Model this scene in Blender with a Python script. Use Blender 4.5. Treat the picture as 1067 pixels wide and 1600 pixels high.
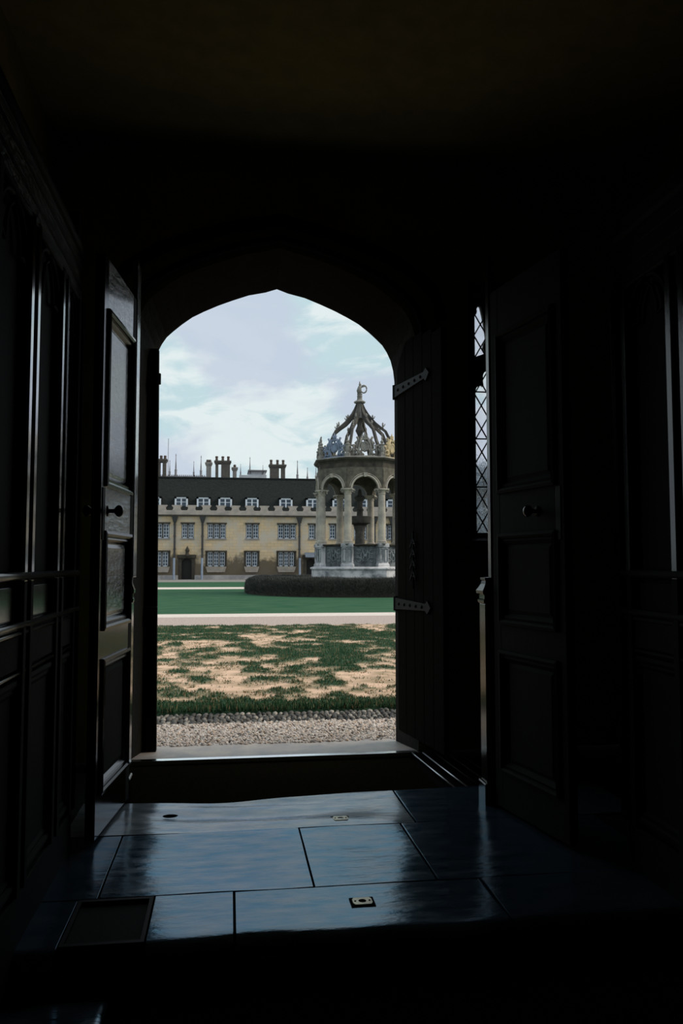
import bpy, bmesh, math, random
import numpy as np
from mathutils import Vector, Matrix
from mathutils.geometry import tessellate_polygon

for o in list(bpy.data.objects):
    bpy.data.objects.remove(o)
scene = bpy.context.scene
col = scene.collection
R = math.radians
PI = math.pi
rnd = random.Random(7)
rng = np.random.default_rng(11)

# ------------------------------------------------------------------ camera
F, CX, CY = 1244.0, 533.5, 800.0
YAW, PITCH, EYE = R(8.0), math.atan(80 / 1244.0), 1.45
cd = bpy.data.cameras.new('camera')
cd.sensor_fit = 'VERTICAL'
cd.sensor_height = 36.0
cd.lens = 28.0
cd.clip_start = 0.05
cd.clip_end = 600
cam = bpy.data.objects.new('camera', cd)
col.objects.link(cam)
cam.location = (0, 0, EYE)
cam.rotation_euler = (PI / 2 + PITCH, 0, -YAW)
scene.camera = cam

# ------------------------------------------------------------------ world
scene.view_settings.view_transform = 'Standard'
scene.view_settings.look = 'None'
scene.view_settings.exposure = 0.0
scene.view_settings.gamma = 1.0
scene.view_settings.use_curve_mapping = False
w = bpy.data.worlds.new('sky')
scene.world = w
w.use_nodes = True
nt = w.node_tree
nt.nodes.clear()


def nd(t, kind, **kw):
    n = t.nodes.new(kind)
    for k, v in kw.items():
        if k.startswith('_'):
            setattr(n, k[1:], v)
        else:
            n.inputs[k.replace('__', ' ')].default_value = v
    return n


out = nd(nt, 'ShaderNodeOutputWorld')
bg = nd(nt, 'ShaderNodeBackground', Strength=1.0)
tc = nd(nt, 'ShaderNodeTexCoord')
mp = nd(nt, 'ShaderNodeMapping')
mp.inputs['Scale'].default_value = (1.0, 1.0, 2.6)
mp.inputs['Location'].default_value = (2.6, 8.1, 3.7)
nt.links.new(tc.outputs['Generated'], mp.inputs['Vector'])
n1 = nd(nt, 'ShaderNodeTexNoise', Scale=7.5, Detail=9.0, Roughness=0.56, Distortion=0.5)
n2 = nd(nt, 'ShaderNodeTexNoise', Scale=4.2, Detail=7.0, Roughness=0.5, Distortion=0.3)
mp2 = nd(nt, 'ShaderNodeMapping')
mp2.inputs['Scale'].default_value = (1.0, 1.0, 2.2)
mp2.inputs['Location'].default_value = (12.36, 6.1, 0.72)
nt.links.new(tc.outputs['Generated'], mp2.inputs['Vector'])
nt.links.new(mp.outputs[0], n1.inputs['Vector'])
nt.links.new(mp2.outputs[0], n2.inputs['Vector'])
r1 = nd(nt, 'ShaderNodeValToRGB')
r1.color_ramp.elements[0].position = 0.45
r1.color_ramp.elements[0].color = (0.54, 0.71, 0.76, 1)
r1.color_ramp.elements[1].position = 0.54
r1.color_ramp.elements[1].color = (0.76, 0.85, 0.86, 1)
r2 = nd(nt, 'ShaderNodeValToRGB')
r2.color_ramp.elements[0].position = 0.47
r2.color_ramp.elements[0].color = (0, 0, 0, 1)
r2.color_ramp.elements[1].position = 0.55
r2.color_ramp.elements[1].color = (0.85, 0.85, 0.85, 1)
mx = nd(nt, 'ShaderNodeMix', _data_type='RGBA')
nt.links.new(n1.outputs['Fac'], r1.inputs['Fac'])
nt.links.new(n2.outputs['Fac'], r2.inputs['Fac'])
nt.links.new(r2.outputs['Color'], mx.inputs['Factor'])
nt.links.new(r1.outputs['Color'], mx.inputs['A'])
mx.inputs['B'].default_value = (0.56, 0.63, 0.75, 1)
nt.links.new(mx.outputs['Result'], bg.inputs['Color'])
nt.links.new(bg.outputs[0], out.inputs['Surface'])

# ------------------------------------------------------------------ sun behind thin cloud
sd = bpy.data.lights.new('sun', 'SUN')
sd.energy = 2.5
sd.angle = R(35)
sd.color = (1.0, 0.9, 0.76)
sun = bpy.data.objects.new('sun', sd)
col.objects.link(sun)
sdir = Vector((-0.80, 0.05, -0.62)).normalized()
sun.rotation_euler = sdir.to_track_quat('-Z', 'Y').to_euler()
sun.location = (30, -10, 30)


# ------------------------------------------------------------------ helpers
def at(px, py, Y):
    """world point in the plane y = Y that the photo shows at (px, py)"""
    fh = Vector((math.sin(YAW), math.cos(YAW), 0))
    r = Vector((math.cos(YAW), -math.sin(YAW), 0))
    z = Vector((0, 0, 1))
    d = (fh * math.cos(PITCH) + z * math.sin(PITCH)) * F + r * (px - CX) + (z * math.cos(PITCH) - fh * math.sin(PITCH)) * (CY - py)
    t = Y / d.y
    return Vector((d.x * t, Y, EYE + d.z * t))


def ground_y(py, px=430, z=0.0):
    d = at(px, py, 1.0) - Vector((0, 0, EYE))
    return (z - EYE) / d.z


class MB:
    def __init__(self):
        self.v, self.f = [], []

    def add(self, vs, fs):
        b = len(self.v)
        self.v += [tuple(p) for p in vs]
        self.f += [tuple(i + b for i in q) for q in fs]
        return self

    def box(self, x0, x1, y0, y1, z0, z1):
        return self.add([(x0, y0, z0), (x1, y0, z0), (x1, y1, z0), (x0, y1, z0), (x0, y0, z1), (x1, y0, z1), (x1, y1, z1), (x0, y1, z1)],
                        [(0, 3, 2, 1), (4, 5, 6, 7), (0, 1, 5, 4), (1, 2, 6, 5), (2, 3, 7, 6), (3, 0, 4, 7)])

    def frustum(self, x0, x1, y0, y1, z0, a0, a1, b0, b1, z1):
        return self.add([(x0, y0, z0), (x1, y0, z0), (x1, y1, z0), (x0, y1, z0), (a0, b0, z1), (a1, b0, z1), (a1, b1, z1), (a0, b1, z1)],
                        [(0, 3, 2, 1), (4, 5, 6, 7), (0, 1, 5, 4), (1, 2, 6, 5), (2, 3, 7, 6), (3, 0, 4, 7)])

    def bbox(self, x0, x1, y0, y1, z0, z1, b=0.01):
        """box with chamfered edges"""
        bm = bmesh.new()
        m = Matrix.Translation(((x0 + x1) / 2, (y0 + y1) / 2, (z0 + z1) / 2)) @ Matrix.Diagonal((x1 - x0, y1 - y0, z1 - z0, 1))
        bmesh.ops.create_cube(bm, size=1, matrix=m)
        bmesh.ops.bevel(bm, geom=bm.edges[:], offset=b, segments=2, affect='EDGES', profile=0.5)
        bm.verts.index_update()
        self.add([v.co for v in bm.verts], [[v.index for v in f.verts] for f in bm.faces])
        bm.free()
        return self

    def lathe(self, prof, n=16, c=(0, 0), a0=0.0, cap=True):
        b = len(self.v)
        k = len(prof)
        for (r, z) in prof:
            for i in range(n):
                a = a0 + 2 * PI * i / n
                self.v.append((c[0] + r * math.cos(a), c[1] + r * math.sin(a), z))
        for j in range(k - 1):
            for i in range(n):
                i2 = (i + 1) % n
                self.f.append((b + j * n + i, b + j * n + i2, b + (j + 1) * n + i2, b + (j + 1) * n + i))
        if cap:
            self.f.append(tuple(b + i for i in range(n - 1, -1, -1)))
            self.f.append(tuple(b + (k - 1) * n + i for i in range(n)))
        return self

    def tube(self, pts, r, n=6, closed=False, flat=1.0):
        pts = [Vector(p) for p in pts]
        m = len(pts)
        rr = r if isinstance(r, (list, tuple)) else [r] * m
        b = len(self.v)
        up = None
        for i, p in enumerate(pts):
            if closed:
                t = pts[(i + 1) % m] - pts[i - 1]
            else:
                t = pts[min(i + 1, m - 1)] - pts[max(i - 1, 0)]
            t.normalize()
            if up is None:
                up = Vector((0, 0, 1)) if abs(t.z) < 0.9 else Vector((0, 1, 0))
            u = t.cross(up)
            if u.length < 1e-4:
                u = t.orthogonal()
            u.normalize()
            v = u.cross(t)
            for k in range(n):
                a = 2 * PI * (k + 0.5) / n
                q = p + (u * math.cos(a) * flat + v * math.sin(a)) * rr[i]
                self.v.append(tuple(q))
        for i in range(m if closed else m - 1):
            i2 = (i + 1) % m
            for k in range(n):
                k2 = (k + 1) % n
                self.f.append((b + i * n + k, b + i * n + k2, b + i2 * n + k2, b + i2 * n + k))
        if not closed:
            self.f.append(tuple(b + k for k in range(n - 1, -1, -1)))
            self.f.append(tuple(b + (m - 1) * n + k for k in range(n)))
        return self

    def prism(self, poly, y0, y1, m=None):
        """polygon in x,z extruded in y (m optionally maps)"""
        n = len(poly)
        vs = [Vector((p[0], y0, p[1])) for p in poly] + [Vector((p[0], y1, p[1])) for p in poly]
        if m is not None:
            vs = [m @ v for v in vs]
        tri = tessellate_polygon([[Vector((p[0], p[1], 0)) for p in poly]])
        fs = [tuple(t) for t in tri] + [tuple(i + n for i in reversed(t)) for t in tri]
        fs += [(i, (i + 1) % n, (i + 1) % n + n, i + n) for i in range(n)]
        return self.add(vs, fs)

    def xf(self, m, start=0):
        self.v = self.v[:start] + [tuple(m @ Vector(p)) for p in self.v[start:]]
        return self

    def build(self, name, mat, parent=None, smooth=False, loc=None):
        me = bpy.data.meshes.new(name)
        me.from_pydata(self.v, [], self.f)
        bm = bmesh.new()
        bm.from_mesh(me)
        bmesh.ops.recalc_face_normals(bm, faces=bm.faces[:])
        bm.to_mesh(me)
        bm.free()
        me.materials.append(mat)
        o = bpy.data.objects.new(name, me)
        col.objects.link(o)
        if parent is not None:
            o.parent = parent
        if loc is not None:
            o.location = loc
        if smooth:
            for p in me.polygons:
                p.use_smooth = True
            if smooth == 'auto':
                try:
                    me.set_sharp_from_angle(angle=R(38))
                except Exception:
                    pass
        return o


def empty(name, loc=(0, 0, 0), rz=0.0):
    o = bpy.data.objects.new(name, None)
    o.empty_display_size = 0.1
    col.objects.link(o)
    o.location = loc
    o.rotation_euler = (0, 0, rz)
    return o


def tag(o, label=None, cat=None, group=None, kind=None):
    if label:
        o['label'] = label
    if cat:
        o['category'] = cat
    if group:
        o['group'] = group
    if kind:
        o['kind'] = kind
    return o


def dup(src, name=None, parent=None, loc=None, rz=None):
    c = src.copy()
    if name:
        c.name = name
    col.objects.link(c)
    c.parent = parent
    if loc is not None:
        c.location = loc
    if rz is not None:
        c.rotation_euler = (0, 0, rz)
    return c


def from_np(name, verts, faces_flat, k, mat, parent=None, colors=None, smooth=False):
    """fast mesh: verts (n,3), faces (m,k)"""
    me = bpy.data.meshes.new(name)
    nv, nf = len(verts), len(faces_flat)
    me.vertices.add(nv)
    me.vertices.foreach_set('co', np.asarray(verts, dtype=np.float32).ravel())
    me.loops.add(nf * k)
    me.loops.foreach_set('vertex_index', np.asarray(faces_flat, dtype=np.int32).ravel())
    me.polygons.add(nf)
    me.polygons.foreach_set('loop_start', np.arange(0, nf * k, k, dtype=np.int32))
    me.polygons.foreach_set('loop_total', np.full(nf, k, dtype=np.int32))
    if colors is not None:
        a = me.attributes.new('tint', 'FLOAT_COLOR', 'POINT')
        c4 = np.ones((nv, 4), dtype=np.float32)
        c4[:, :3] = colors
        a.data.foreach_set('color', c4.ravel())
    me.update(calc_edges=True)
    me.validate()
    me.materials.append(mat)
    if smooth:
        me.polygons.foreach_set('use_smooth', np.ones(len(me.polygons), dtype=bool))
    o = bpy.data.objects.new(name, me)
    col.objects.link(o)
    if parent is not None:
        o.parent = parent
    return o


# ------------------------------------------------------------------ materials
def mat(name, c1, c2=None, rough=0.7, scale=6.0, bump=0.0, bscale=30.0, metal=0.0, spec=0.5, coat=0.0, stretch=(1, 1, 1), lo=0.35, hi=0.65, coords='Object', detail=6.0, bdist=0.02):
    m = bpy.data.materials.new(name)
    m.use_nodes = True
    t = m.node_tree
    b = t.nodes['Principled BSDF']
    b.inputs['Roughness'].default_value = rough
    b.inputs['Metallic'].default_value = metal
    b.inputs['Specular IOR Level'].default_value = spec
    b.inputs['Coat Weight'].default_value = coat
    b.inputs['Coat Roughness'].default_value = 0.12
    if c2 is None:
        c2 = tuple(x * 0.8 for x in c1)
    tcn = nd(t, 'ShaderNodeTexCoord')
    mpn = nd(t, 'ShaderNodeMapping')
    mpn.inputs['Scale'].default_value = stretch
    t.links.new(tcn.outputs[coords], mpn.inputs['Vector'])
    n = nd(t, 'ShaderNodeTexNoise', Scale=scale, Detail=detail, Roughness=0.6)
    t.links.new(mpn.outputs[0], n.inputs['Vector'])
    r = nd(t, 'ShaderNodeValToRGB')
    r.color_ramp.elements[0].position = lo
    r.color_ramp.elements[0].color = (*c1, 1)
    r.color_ramp.elements[1].position = hi
    r.color_ramp.elements[1].color = (*c2, 1)
    t.links.new(n.outputs['Fac'], r.inputs['Fac'])
    t.links.new(r.outputs['Color'], b.inputs['Base Color'])
    if bump:
        n3 = nd(t, 'ShaderNodeTexNoise', Scale=bscale, Detail=4.0, Roughness=0.6)
        t.links.new(mpn.outputs[0], n3.inputs['Vector'])
        bp = nd(t, 'ShaderNodeBump', Strength=bump, Distance=bdist)
        t.links.new(n3.outputs['Fac'], bp.inputs['Height'])
        t.links.new(bp.outputs[0], b.inputs['Normal'])
    m['ramp'] = r.name
    return m


def attr_mat(name, rough=0.9):
    m = bpy.data.materials.new(name)
    m.use_nodes = True
    t = m.node_tree
    b = t.nodes['Principled BSDF']
    b.inputs['Roughness'].default_value = rough
    b.inputs['Specular IOR Level'].default_value = 0.2
    a = nd(t, 'ShaderNodeAttribute', _attribute_name='tint')
    t.links.new(a.outputs['Color'], b.inputs['Base Color'])
    return m


def ashlar_mat():
    """coursed, weathered limestone of the far range"""
    m = bpy.data.materials.new('range_stone')
    m.use_nodes = True
    t = m.node_tree
    b = t.nodes['Principled BSDF']
    b.inputs['Roughness'].default_value = 0.9
    tcn = nd(t, 'ShaderNodeTexCoord')
    sw = nd(t, 'ShaderNodeMapping')
    sw.inputs['Rotation'].default_value = (R(90), 0, 0)
    t.links.new(tcn.outputs['Object'], sw.inputs['Vector'])
    br = nd(t, 'ShaderNodeTexBrick', Scale=1.0, Mortar__Size=0.012)
    br.inputs['Brick Width'].default_value = 0.62
    br.inputs['Row Height'].default_value = 0.27
    br.inputs['Color1'].default_value = (0.72, 0.53, 0.31, 1)
    br.inputs['Color2'].default_value = (0.58, 0.44, 0.28, 1)
    br.inputs['Mortar'].default_value = (0.40, 0.33, 0.23, 1)
    t.links.new(sw.outputs[0], br.inputs['Vector'])
    n1 = nd(t, 'ShaderNodeTexNoise', Scale=0.7, Detail=6.0, Roughness=0.6)
    t.links.new(tcn.outputs['Object'], n1.inputs['Vector'])
    rr = nd(t, 'ShaderNodeValToRGB')
    rr.color_ramp.elements[0].position = 0.45
    rr.color_ramp.elements[0].color = (0, 0, 0, 1)
    rr.color_ramp.elements[1].position = 0.62
    rr.color_ramp.elements[1].color = (1, 1, 1, 1)
    t.links.new(n1.outputs['Fac'], rr.inputs['Fac'])
    m1 = nd(t, 'ShaderNodeMix', _data_type='RGBA')
    t.links.new(rr.outputs['Color'], m1.inputs['Factor'])
    t.links.new(br.outputs['Color'], m1.inputs['A'])
    m1.inputs['B'].default_value = (0.56, 0.49, 0.40, 1)
    # soot and algae on the ground storey, broken up by noise
    sep = nd(t, 'ShaderNodeSeparateXYZ')
    t.links.new(tcn.outputs['Object'], sep.inputs[0])
    mr = nd(t, 'ShaderNodeMapRange')
    mr.inputs['From Min'].default_value = 3.5
    mr.inputs['From Max'].default_value = 0.9
    mr.inputs['To Min'].default_value = -0.30
    mr.inputs['To Max'].default_value = 0.22
    t.links.new(sep.outputs['Z'], mr.inputs['Value'])
    n2 = nd(t, 'ShaderNodeTexNoise', Scale=0.55, Detail=5.0, Roughness=0.65)
    t.links.new(tcn.outputs['Object'], n2.inputs['Vector'])
    ad = nd(t, 'ShaderNodeMath', _operation='ADD')
    t.links.new(mr.outputs[0], ad.inputs[0])
    t.links.new(n2.outputs['Fac'], ad.inputs[1])
    r3 = nd(t, 'ShaderNodeValToRGB')
    r3.color_ramp.elements[0].position = 0.47
    r3.color_ramp.elements[0].color = (0, 0, 0, 1)
    r3.color_ramp.elements[1].position = 0.60
    r3.color_ramp.elements[1].color = (0.9, 0.9, 0.9, 1)
    t.links.new(ad.outputs[0], r3.inputs['Fac'])
    m2 = nd(t, 'ShaderNodeMix', _data_type='RGBA')
    t.links.new(r3.outputs['Color'], m2.inputs['Factor'])
    t.links.new(m1.outputs['Result'], m2.inputs['A'])
    m2.inputs['B'].default_value = (0.08, 0.062, 0.04, 1)
    t.links.new(m2.outputs['Result'], b.inputs['Base Color'])
    return m


def floor_mat(name='flagstone', lo_=(0.022, 0.038, 0.055, 1), hi_=(0.042, 0.062, 0.085, 1), g0=(0.40, 0.70, 0.95, 1), g1=(0.78, 0.88, 1.0, 1), ior=2.25):
    """polished blue-grey slate: diffuse body under a bluish sheen"""
    m = bpy.data.materials.new(name)
    m.use_nodes = True
    t = m.node_tree
    t.nodes.clear()
    o = nd(t, 'ShaderNodeOutputMaterial')
    tcn = nd(t, 'ShaderNodeTexCoord')
    mpn = nd(t, 'ShaderNodeMapping')
    mpn.inputs['Scale'].default_value = (0.45, 1.5, 1)
    t.links.new(tcn.outputs['Object'], mpn.inputs['Vector'])
    n = nd(t, 'ShaderNodeTexNoise', Scale=11.0, Detail=8.0, Roughness=0.65)
    t.links.new(mpn.outputs[0], n.inputs['Vector'])
    r = nd(t, 'ShaderNodeValToRGB')
    r.color_ramp.elements[0].position = 0.35
    r.color_ramp.elements[0].color = lo_
    r.color_ramp.elements[1].position = 0.65
    r.color_ramp.elements[1].color = hi_
    t.links.new(n.outputs['Fac'], r.inputs['Fac'])
    r2 = nd(t, 'ShaderNodeValToRGB')
    r2.color_ramp.elements[0].position = 0.36
    r2.color_ramp.elements[0].color = g0
    r2.color_ramp.elements[1].position = 0.64
    r2.color_ramp.elements[1].color = g1
    t.links.new(n.outputs['Fac'], r2.inputs['Fac'])
    mr = nd(t, 'ShaderNodeMapRange')
    mr.inputs['From Min'].default_value = 0.3
    mr.inputs['From Max'].default_value = 0.7
    mr.inputs['To Min'].default_value = 0.12
    mr.inputs['To Max'].default_value = 0.24
    t.links.new(n.outputs['Fac'], mr.inputs['Value'])
    n3 = nd(t, 'ShaderNodeTexNoise', Scale=7.0, Detail=5.0, Roughness=0.6)
    t.links.new(mpn.outputs[0], n3.inputs['Vector'])
    bp = nd(t, 'ShaderNodeBump', Strength=0.22, Distance=0.02)
    t.links.new(n3.outputs['Fac'], bp.inputs['Height'])
    df = nd(t, 'ShaderNodeBsdfDiffuse')
    gl = nd(t, 'ShaderNodeBsdfGlossy')
    fr = nd(t, 'ShaderNodeFresnel', IOR=ior)
    mx_ = nd(t, 'ShaderNodeMixShader')
    t.links.new(r.outputs['Color'], df.inputs['Color'])
    t.links.new(r2.outputs['Color'], gl.inputs['Color'])  # blue of the reflected sky is put into this gloss colour
    t.links.new(mr.outputs[0], gl.inputs['Roughness'])
    for q in (df, gl, fr):
        t.links.new(bp.outputs[0], q.inputs['Normal'])
    t.links.new(fr.outputs[0], mx_.inputs['Fac'])
    t.links.new(df.outputs[0], mx_.inputs[1])
    t.links.new(gl.outputs[0], mx_.inputs[2])
    t.links.new(mx_.outputs[0], o.inputs['Surface'])
    return m


def glass_mat(name, tint=(0.9, 0.95, 1.0), dirt=0.15, rough=0.05):
    m = bpy.data.materials.new(name)
    m.use_nodes = True
    t = m.node_tree
    t.nodes.clear()
    o = nd(t, 'ShaderNodeOutputMaterial')
    tr = nd(t, 'ShaderNodeBsdfTransparent', Color=(*tint, 1))
    df = nd(t, 'ShaderNodeBsdfTranslucent', Color=(0.8, 0.85, 0.9, 1))
    gl = nd(t, 'ShaderNodeBsdfGlossy', Roughness=rough)
    m1 = nd(t, 'ShaderNodeMixShader', Fac=dirt)
    m2 = nd(t, 'ShaderNodeMixShader')
    fr = nd(t, 'ShaderNodeFresnel', IOR=1.45)
    n = nd(t, 'ShaderNodeTexNoise', Scale=22.0, Detail=3.0)
    tcn = nd(t, 'ShaderNodeTexCoord')
    t.links.new(tcn.outputs['Object'], n.inputs['Vector'])
    mr = nd(t, 'ShaderNodeMapRange')
    mr.inputs['To Min'].default_value = dirt * 0.3
    mr.inputs['To Max'].default_value = dirt * 1.9
    t.links.new(n.outputs['Fac'], mr.inputs['Value'])
    t.links.new(mr.outputs[0], m1.inputs['Fac'])
    t.links.new(tr.outputs[0], m1.inputs[1])
    t.links.new(df.outputs[0], m1.inputs[2])
    t.links.new(fr.outputs[0], m2.inputs['Fac'])
    t.links.new(m1.outputs[0], m2.inputs[1])
    t.links.new(gl.outputs[0], m2.inputs[2])
    t.links.new(m2.outputs[0], o.inputs['Surface'])
    return m


M = {}
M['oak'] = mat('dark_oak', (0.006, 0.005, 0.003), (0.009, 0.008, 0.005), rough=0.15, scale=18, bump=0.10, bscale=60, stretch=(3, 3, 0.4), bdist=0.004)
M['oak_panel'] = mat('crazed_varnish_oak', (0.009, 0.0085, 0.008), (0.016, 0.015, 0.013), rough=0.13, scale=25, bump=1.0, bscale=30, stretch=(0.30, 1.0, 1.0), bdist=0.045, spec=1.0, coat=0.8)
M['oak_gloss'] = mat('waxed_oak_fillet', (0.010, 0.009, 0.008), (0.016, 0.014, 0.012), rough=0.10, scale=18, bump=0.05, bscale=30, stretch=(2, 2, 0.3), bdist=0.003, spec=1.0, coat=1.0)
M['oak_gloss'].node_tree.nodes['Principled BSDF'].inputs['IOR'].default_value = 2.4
M['oak_dull'] = mat('dull_oak', (0.005, 0.0045, 0.003), (0.008, 0.007, 0.005), rough=0.75, scale=18, bump=0.2, bscale=60, stretch=(3, 3, 0.4), bdist=0.004, spec=0.10)  # matte, darker oak copy; stands in for faces reflecting no bright sky
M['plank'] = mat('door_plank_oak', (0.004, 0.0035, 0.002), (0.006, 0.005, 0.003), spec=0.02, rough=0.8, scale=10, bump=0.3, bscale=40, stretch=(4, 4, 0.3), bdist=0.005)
M['iron'] = mat('wrought_iron', (0.010, 0.010, 0.011), (0.016, 0.016, 0.017), rough=0.55, metal=0.0, spec=0.08, bump=0.2, bscale=50, bdist=0.004)
M['knob'] = mat('dark_bronze_knob', (0.03, 0.025, 0.02), (0.02, 0.016, 0.012), rough=0.18, metal=0.8)
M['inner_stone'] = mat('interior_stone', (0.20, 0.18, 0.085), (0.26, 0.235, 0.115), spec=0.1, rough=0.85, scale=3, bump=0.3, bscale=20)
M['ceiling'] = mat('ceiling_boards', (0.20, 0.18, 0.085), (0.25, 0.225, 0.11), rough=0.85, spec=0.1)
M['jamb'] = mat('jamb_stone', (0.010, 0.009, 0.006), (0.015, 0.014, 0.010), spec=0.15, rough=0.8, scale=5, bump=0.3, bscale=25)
M['flag'] = floor_mat()
M['worn_flag'] = floor_mat('worn_flagstone', (0.16, 0.19, 0.21, 1), (0.30, 0.32, 0.34, 1), (0.60, 0.75, 0.92, 1), (0.98, 0.98, 1.0, 1), 2.7)  # worn slab; its brighter grazing reflection is put into paler colours
M['joint'] = mat('joint_dirt', (0.008, 0.008, 0.008), (0.012, 0.012, 0.012), rough=0.95, spec=0.05)
M['sill'] = mat('worn_sill_stone', (0.42, 0.38, 0.37), (0.62, 0.53, 0.46), rough=0.5, scale=5, bump=0.2, bscale=14)
M['steel'] = mat('brushed_nosing', (0.88, 0.90, 0.90), (0.8, 0.82, 0.82), rough=0.14, metal=1.0, scale=30)
M['bar_steel'] = mat('worn_steel_bar', (0.7, 0.72, 0.74), (0.6, 0.62, 0.64), rough=0.36, metal=1.0, scale=30)
M['coir'] = mat('coir_mat', (0.011, 0.009, 0.005), (0.018, 0.014, 0.008), rough=1.0, spec=0.0, scale=40, bump=0.8, bscale=160, bdist=0.01)
M['carpet'] = mat('dark_runner', (0.006, 0.005, 0.004), (0.009, 0.007, 0.005), rough=1.0, spec=0.0, scale=40, bump=0.5, bscale=160)
M['brass'] = mat('worn_brass', (0.42, 0.38, 0.28), (0.26, 0.24, 0.19), rough=0.35, metal=0.9, scale=40)
M['hole'] = mat('socket_hole', (0.004, 0.004, 0.004), (0.005, 0.005, 0.005), rough=1.0, spec=0.0)
M['lead'] = mat('lead_came', (0.02, 0.02, 0.022), (0.03, 0.03, 0.03), rough=0.6, metal=0.4)
M['tracery'] = mat('tracery_stone', (0.03, 0.028, 0.024), (0.045, 0.04, 0.034), rough=0.85)
M['pane'] = glass_mat('old_window_glass', (0.99, 0.99, 1.0), 0.09)
M['stone'] = ashlar_mat()
M['parapet'] = mat('parapet_stone', (0.52, 0.44, 0.38), (0.34, 0.30, 0.265), rough=0.9, scale=1.3)
M['plinth'] = mat('plinth_stone', (0.36, 0.34, 0.33), (0.22, 0.21, 0.21), rough=0.9, scale=1.2)
M['sillstone'] = mat('window_sill_stone', (0.50, 0.44, 0.38), (0.36, 0.31, 0.26), rough=0.9, scale=2)
M['reveal'] = mat('sooty_shaded_reveal', (0.035, 0.03, 0.023), (0.065, 0.055, 0.04), rough=0.95, scale=3)
M['roof'] = mat('roof_tile', (0.013, 0.016, 0.015), (0.027, 0.030, 0.029), rough=0.9, scale=5, stretch=(1, 1, 3), spec=0.1)
M['lead_roof'] = mat('lead_sheet', (0.16, 0.20, 0.26), (0.12, 0.15, 0.2), rough=0.5)
M['white'] = mat('white_paint', (0.80, 0.84, 0.90), (0.70, 0.74, 0.80), rough=0.5)
M['winglass'] = mat('dark_window_glass', (0.015, 0.03, 0.055), (0.03, 0.055, 0.09), rough=0.12, scale=1.5, spec=0.6)
M['pipe'] = mat('cast_iron_pipe', (0.035, 0.035, 0.035), (0.05, 0.05, 0.05), rough=0.5)
M['pipe_pale'] = mat('pale_painted_pipe', (0.30, 0.36, 0.46), (0.24, 0.29, 0.38), rough=0.5)
M['door_dark'] = mat('far_dark_door', (0.008, 0.007, 0.006), (0.012, 0.01, 0.008), rough=0.7)
M['brick'] = mat('sooty_chimney_brick', (0.085, 0.075, 0.066), (0.13, 0.11, 0.095), rough=0.95, scale=4)
M['pot'] = mat('chimney_pot_clay', (0.12, 0.085, 0.07), (0.08, 0.058, 0.05), rough=0.9)
M['pale_brick'] = mat('pale_chimney_stone', (0.40, 0.35, 0.32), (0.28, 0.26, 0.25), rough=0.9, scale=3)
M['far_stone'] = mat('far_chapel_stone', (0.30, 0.28, 0.29), (0.20, 0.19, 0.20), rough=0.9, scale=0.8)
M['far_pale'] = mat('far_white_stone', (0.62, 0.62, 0.64), (0.48, 0.48, 0.50), rough=0.9, scale=0.8)
M['f_stone'] = mat('fountain_stone', (0.40, 0.35, 0.29), (0.17, 0.155, 0.135), rough=0.9, scale=2.2, bump=0.4, bscale=9, lo=0.42, hi=0.66)
M['f_column'] = mat('fountain_column_stone', (0.54, 0.475, 0.375), (0.29, 0.265, 0.235), rough=0.9, scale=1.8, bump=0.25, bscale=9)
M['f_dark'] = mat('fountain_shaded_dark', (0.085, 0.07, 0.05), (0.035, 0.03, 0.025), rough=0.95, scale=3, bump=0.4, bscale=12)  # dark stone, with the shade under the cornice put into its colour
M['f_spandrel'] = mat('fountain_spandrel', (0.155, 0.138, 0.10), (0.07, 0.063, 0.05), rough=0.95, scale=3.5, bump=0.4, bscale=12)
M['f_white'] = mat('fountain_limewashed_base', (0.64, 0.62, 0.62), (0.15, 0.16, 0.17), rough=0.9, scale=1.5, bump=0.3, bscale=8, lo=0.42, hi=0.62)
M['f_panel'] = mat('fountain_carved_panel', (0.17, 0.185, 0.19), (0.05, 0.055, 0.06), rough=0.9, scale=4)
M['f_carving'] = mat('fountain_carving', (0.26, 0.29, 0.30), (0.10, 0.115, 0.12), rough=0.9, scale=5)
M['f_crest'] = mat('fountain_crest_grey', (0.30, 0.28, 0.245), (0.16, 0.15, 0.135), rough=0.9, scale=4)
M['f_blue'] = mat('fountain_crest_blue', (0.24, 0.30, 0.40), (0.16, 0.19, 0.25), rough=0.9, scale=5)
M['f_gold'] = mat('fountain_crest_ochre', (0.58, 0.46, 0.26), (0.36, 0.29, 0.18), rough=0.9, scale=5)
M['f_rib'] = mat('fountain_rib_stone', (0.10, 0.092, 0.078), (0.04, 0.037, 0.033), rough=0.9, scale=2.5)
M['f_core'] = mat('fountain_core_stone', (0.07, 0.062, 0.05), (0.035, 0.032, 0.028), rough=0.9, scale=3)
M['hedge'] = attr_mat('lavender')
M['blade'] = attr_mat('grass_blade')
M['pebble'] = attr_mat('pebble', 0.75)
M['leaf'] = attr_mat('tree_leaf')
M['bark'] = mat('bark', (0.07, 0.06, 0.055), (0.1, 0.09, 0.08), rough=0.95)
M['lawn_far'] = mat('mown_lawn', (0.020, 0.086, 0.042), (0.062, 0.130, 0.070), rough=1.0, scale=1.6, spec=0.1, stretch=(0.5, 1, 1), lo=0.35, hi=0.75)
M['earth'] = mat('gravel_bed', (0.30, 0.24, 0.2), (0.2, 0.17, 0.15), rough=1.0, scale=20, spec=0.1)
M['path'] = mat('gravel_path', (0.56, 0.445, 0.39), (0.38, 0.31, 0.275), rough=1.0, scale=22, spec=0.1, lo=0.38, hi=0.6)
M['path_edge'] = mat('path_stone_edging', (0.78, 0.67, 0.60), (0.66, 0.57, 0.51), rough=1.0, scale=8, spec=0.1)
M['paving'] = mat('court_paving', (0.27, 0.25, 0.23), (0.2, 0.19, 0.18), rough=1.0, scale=3)
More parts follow.
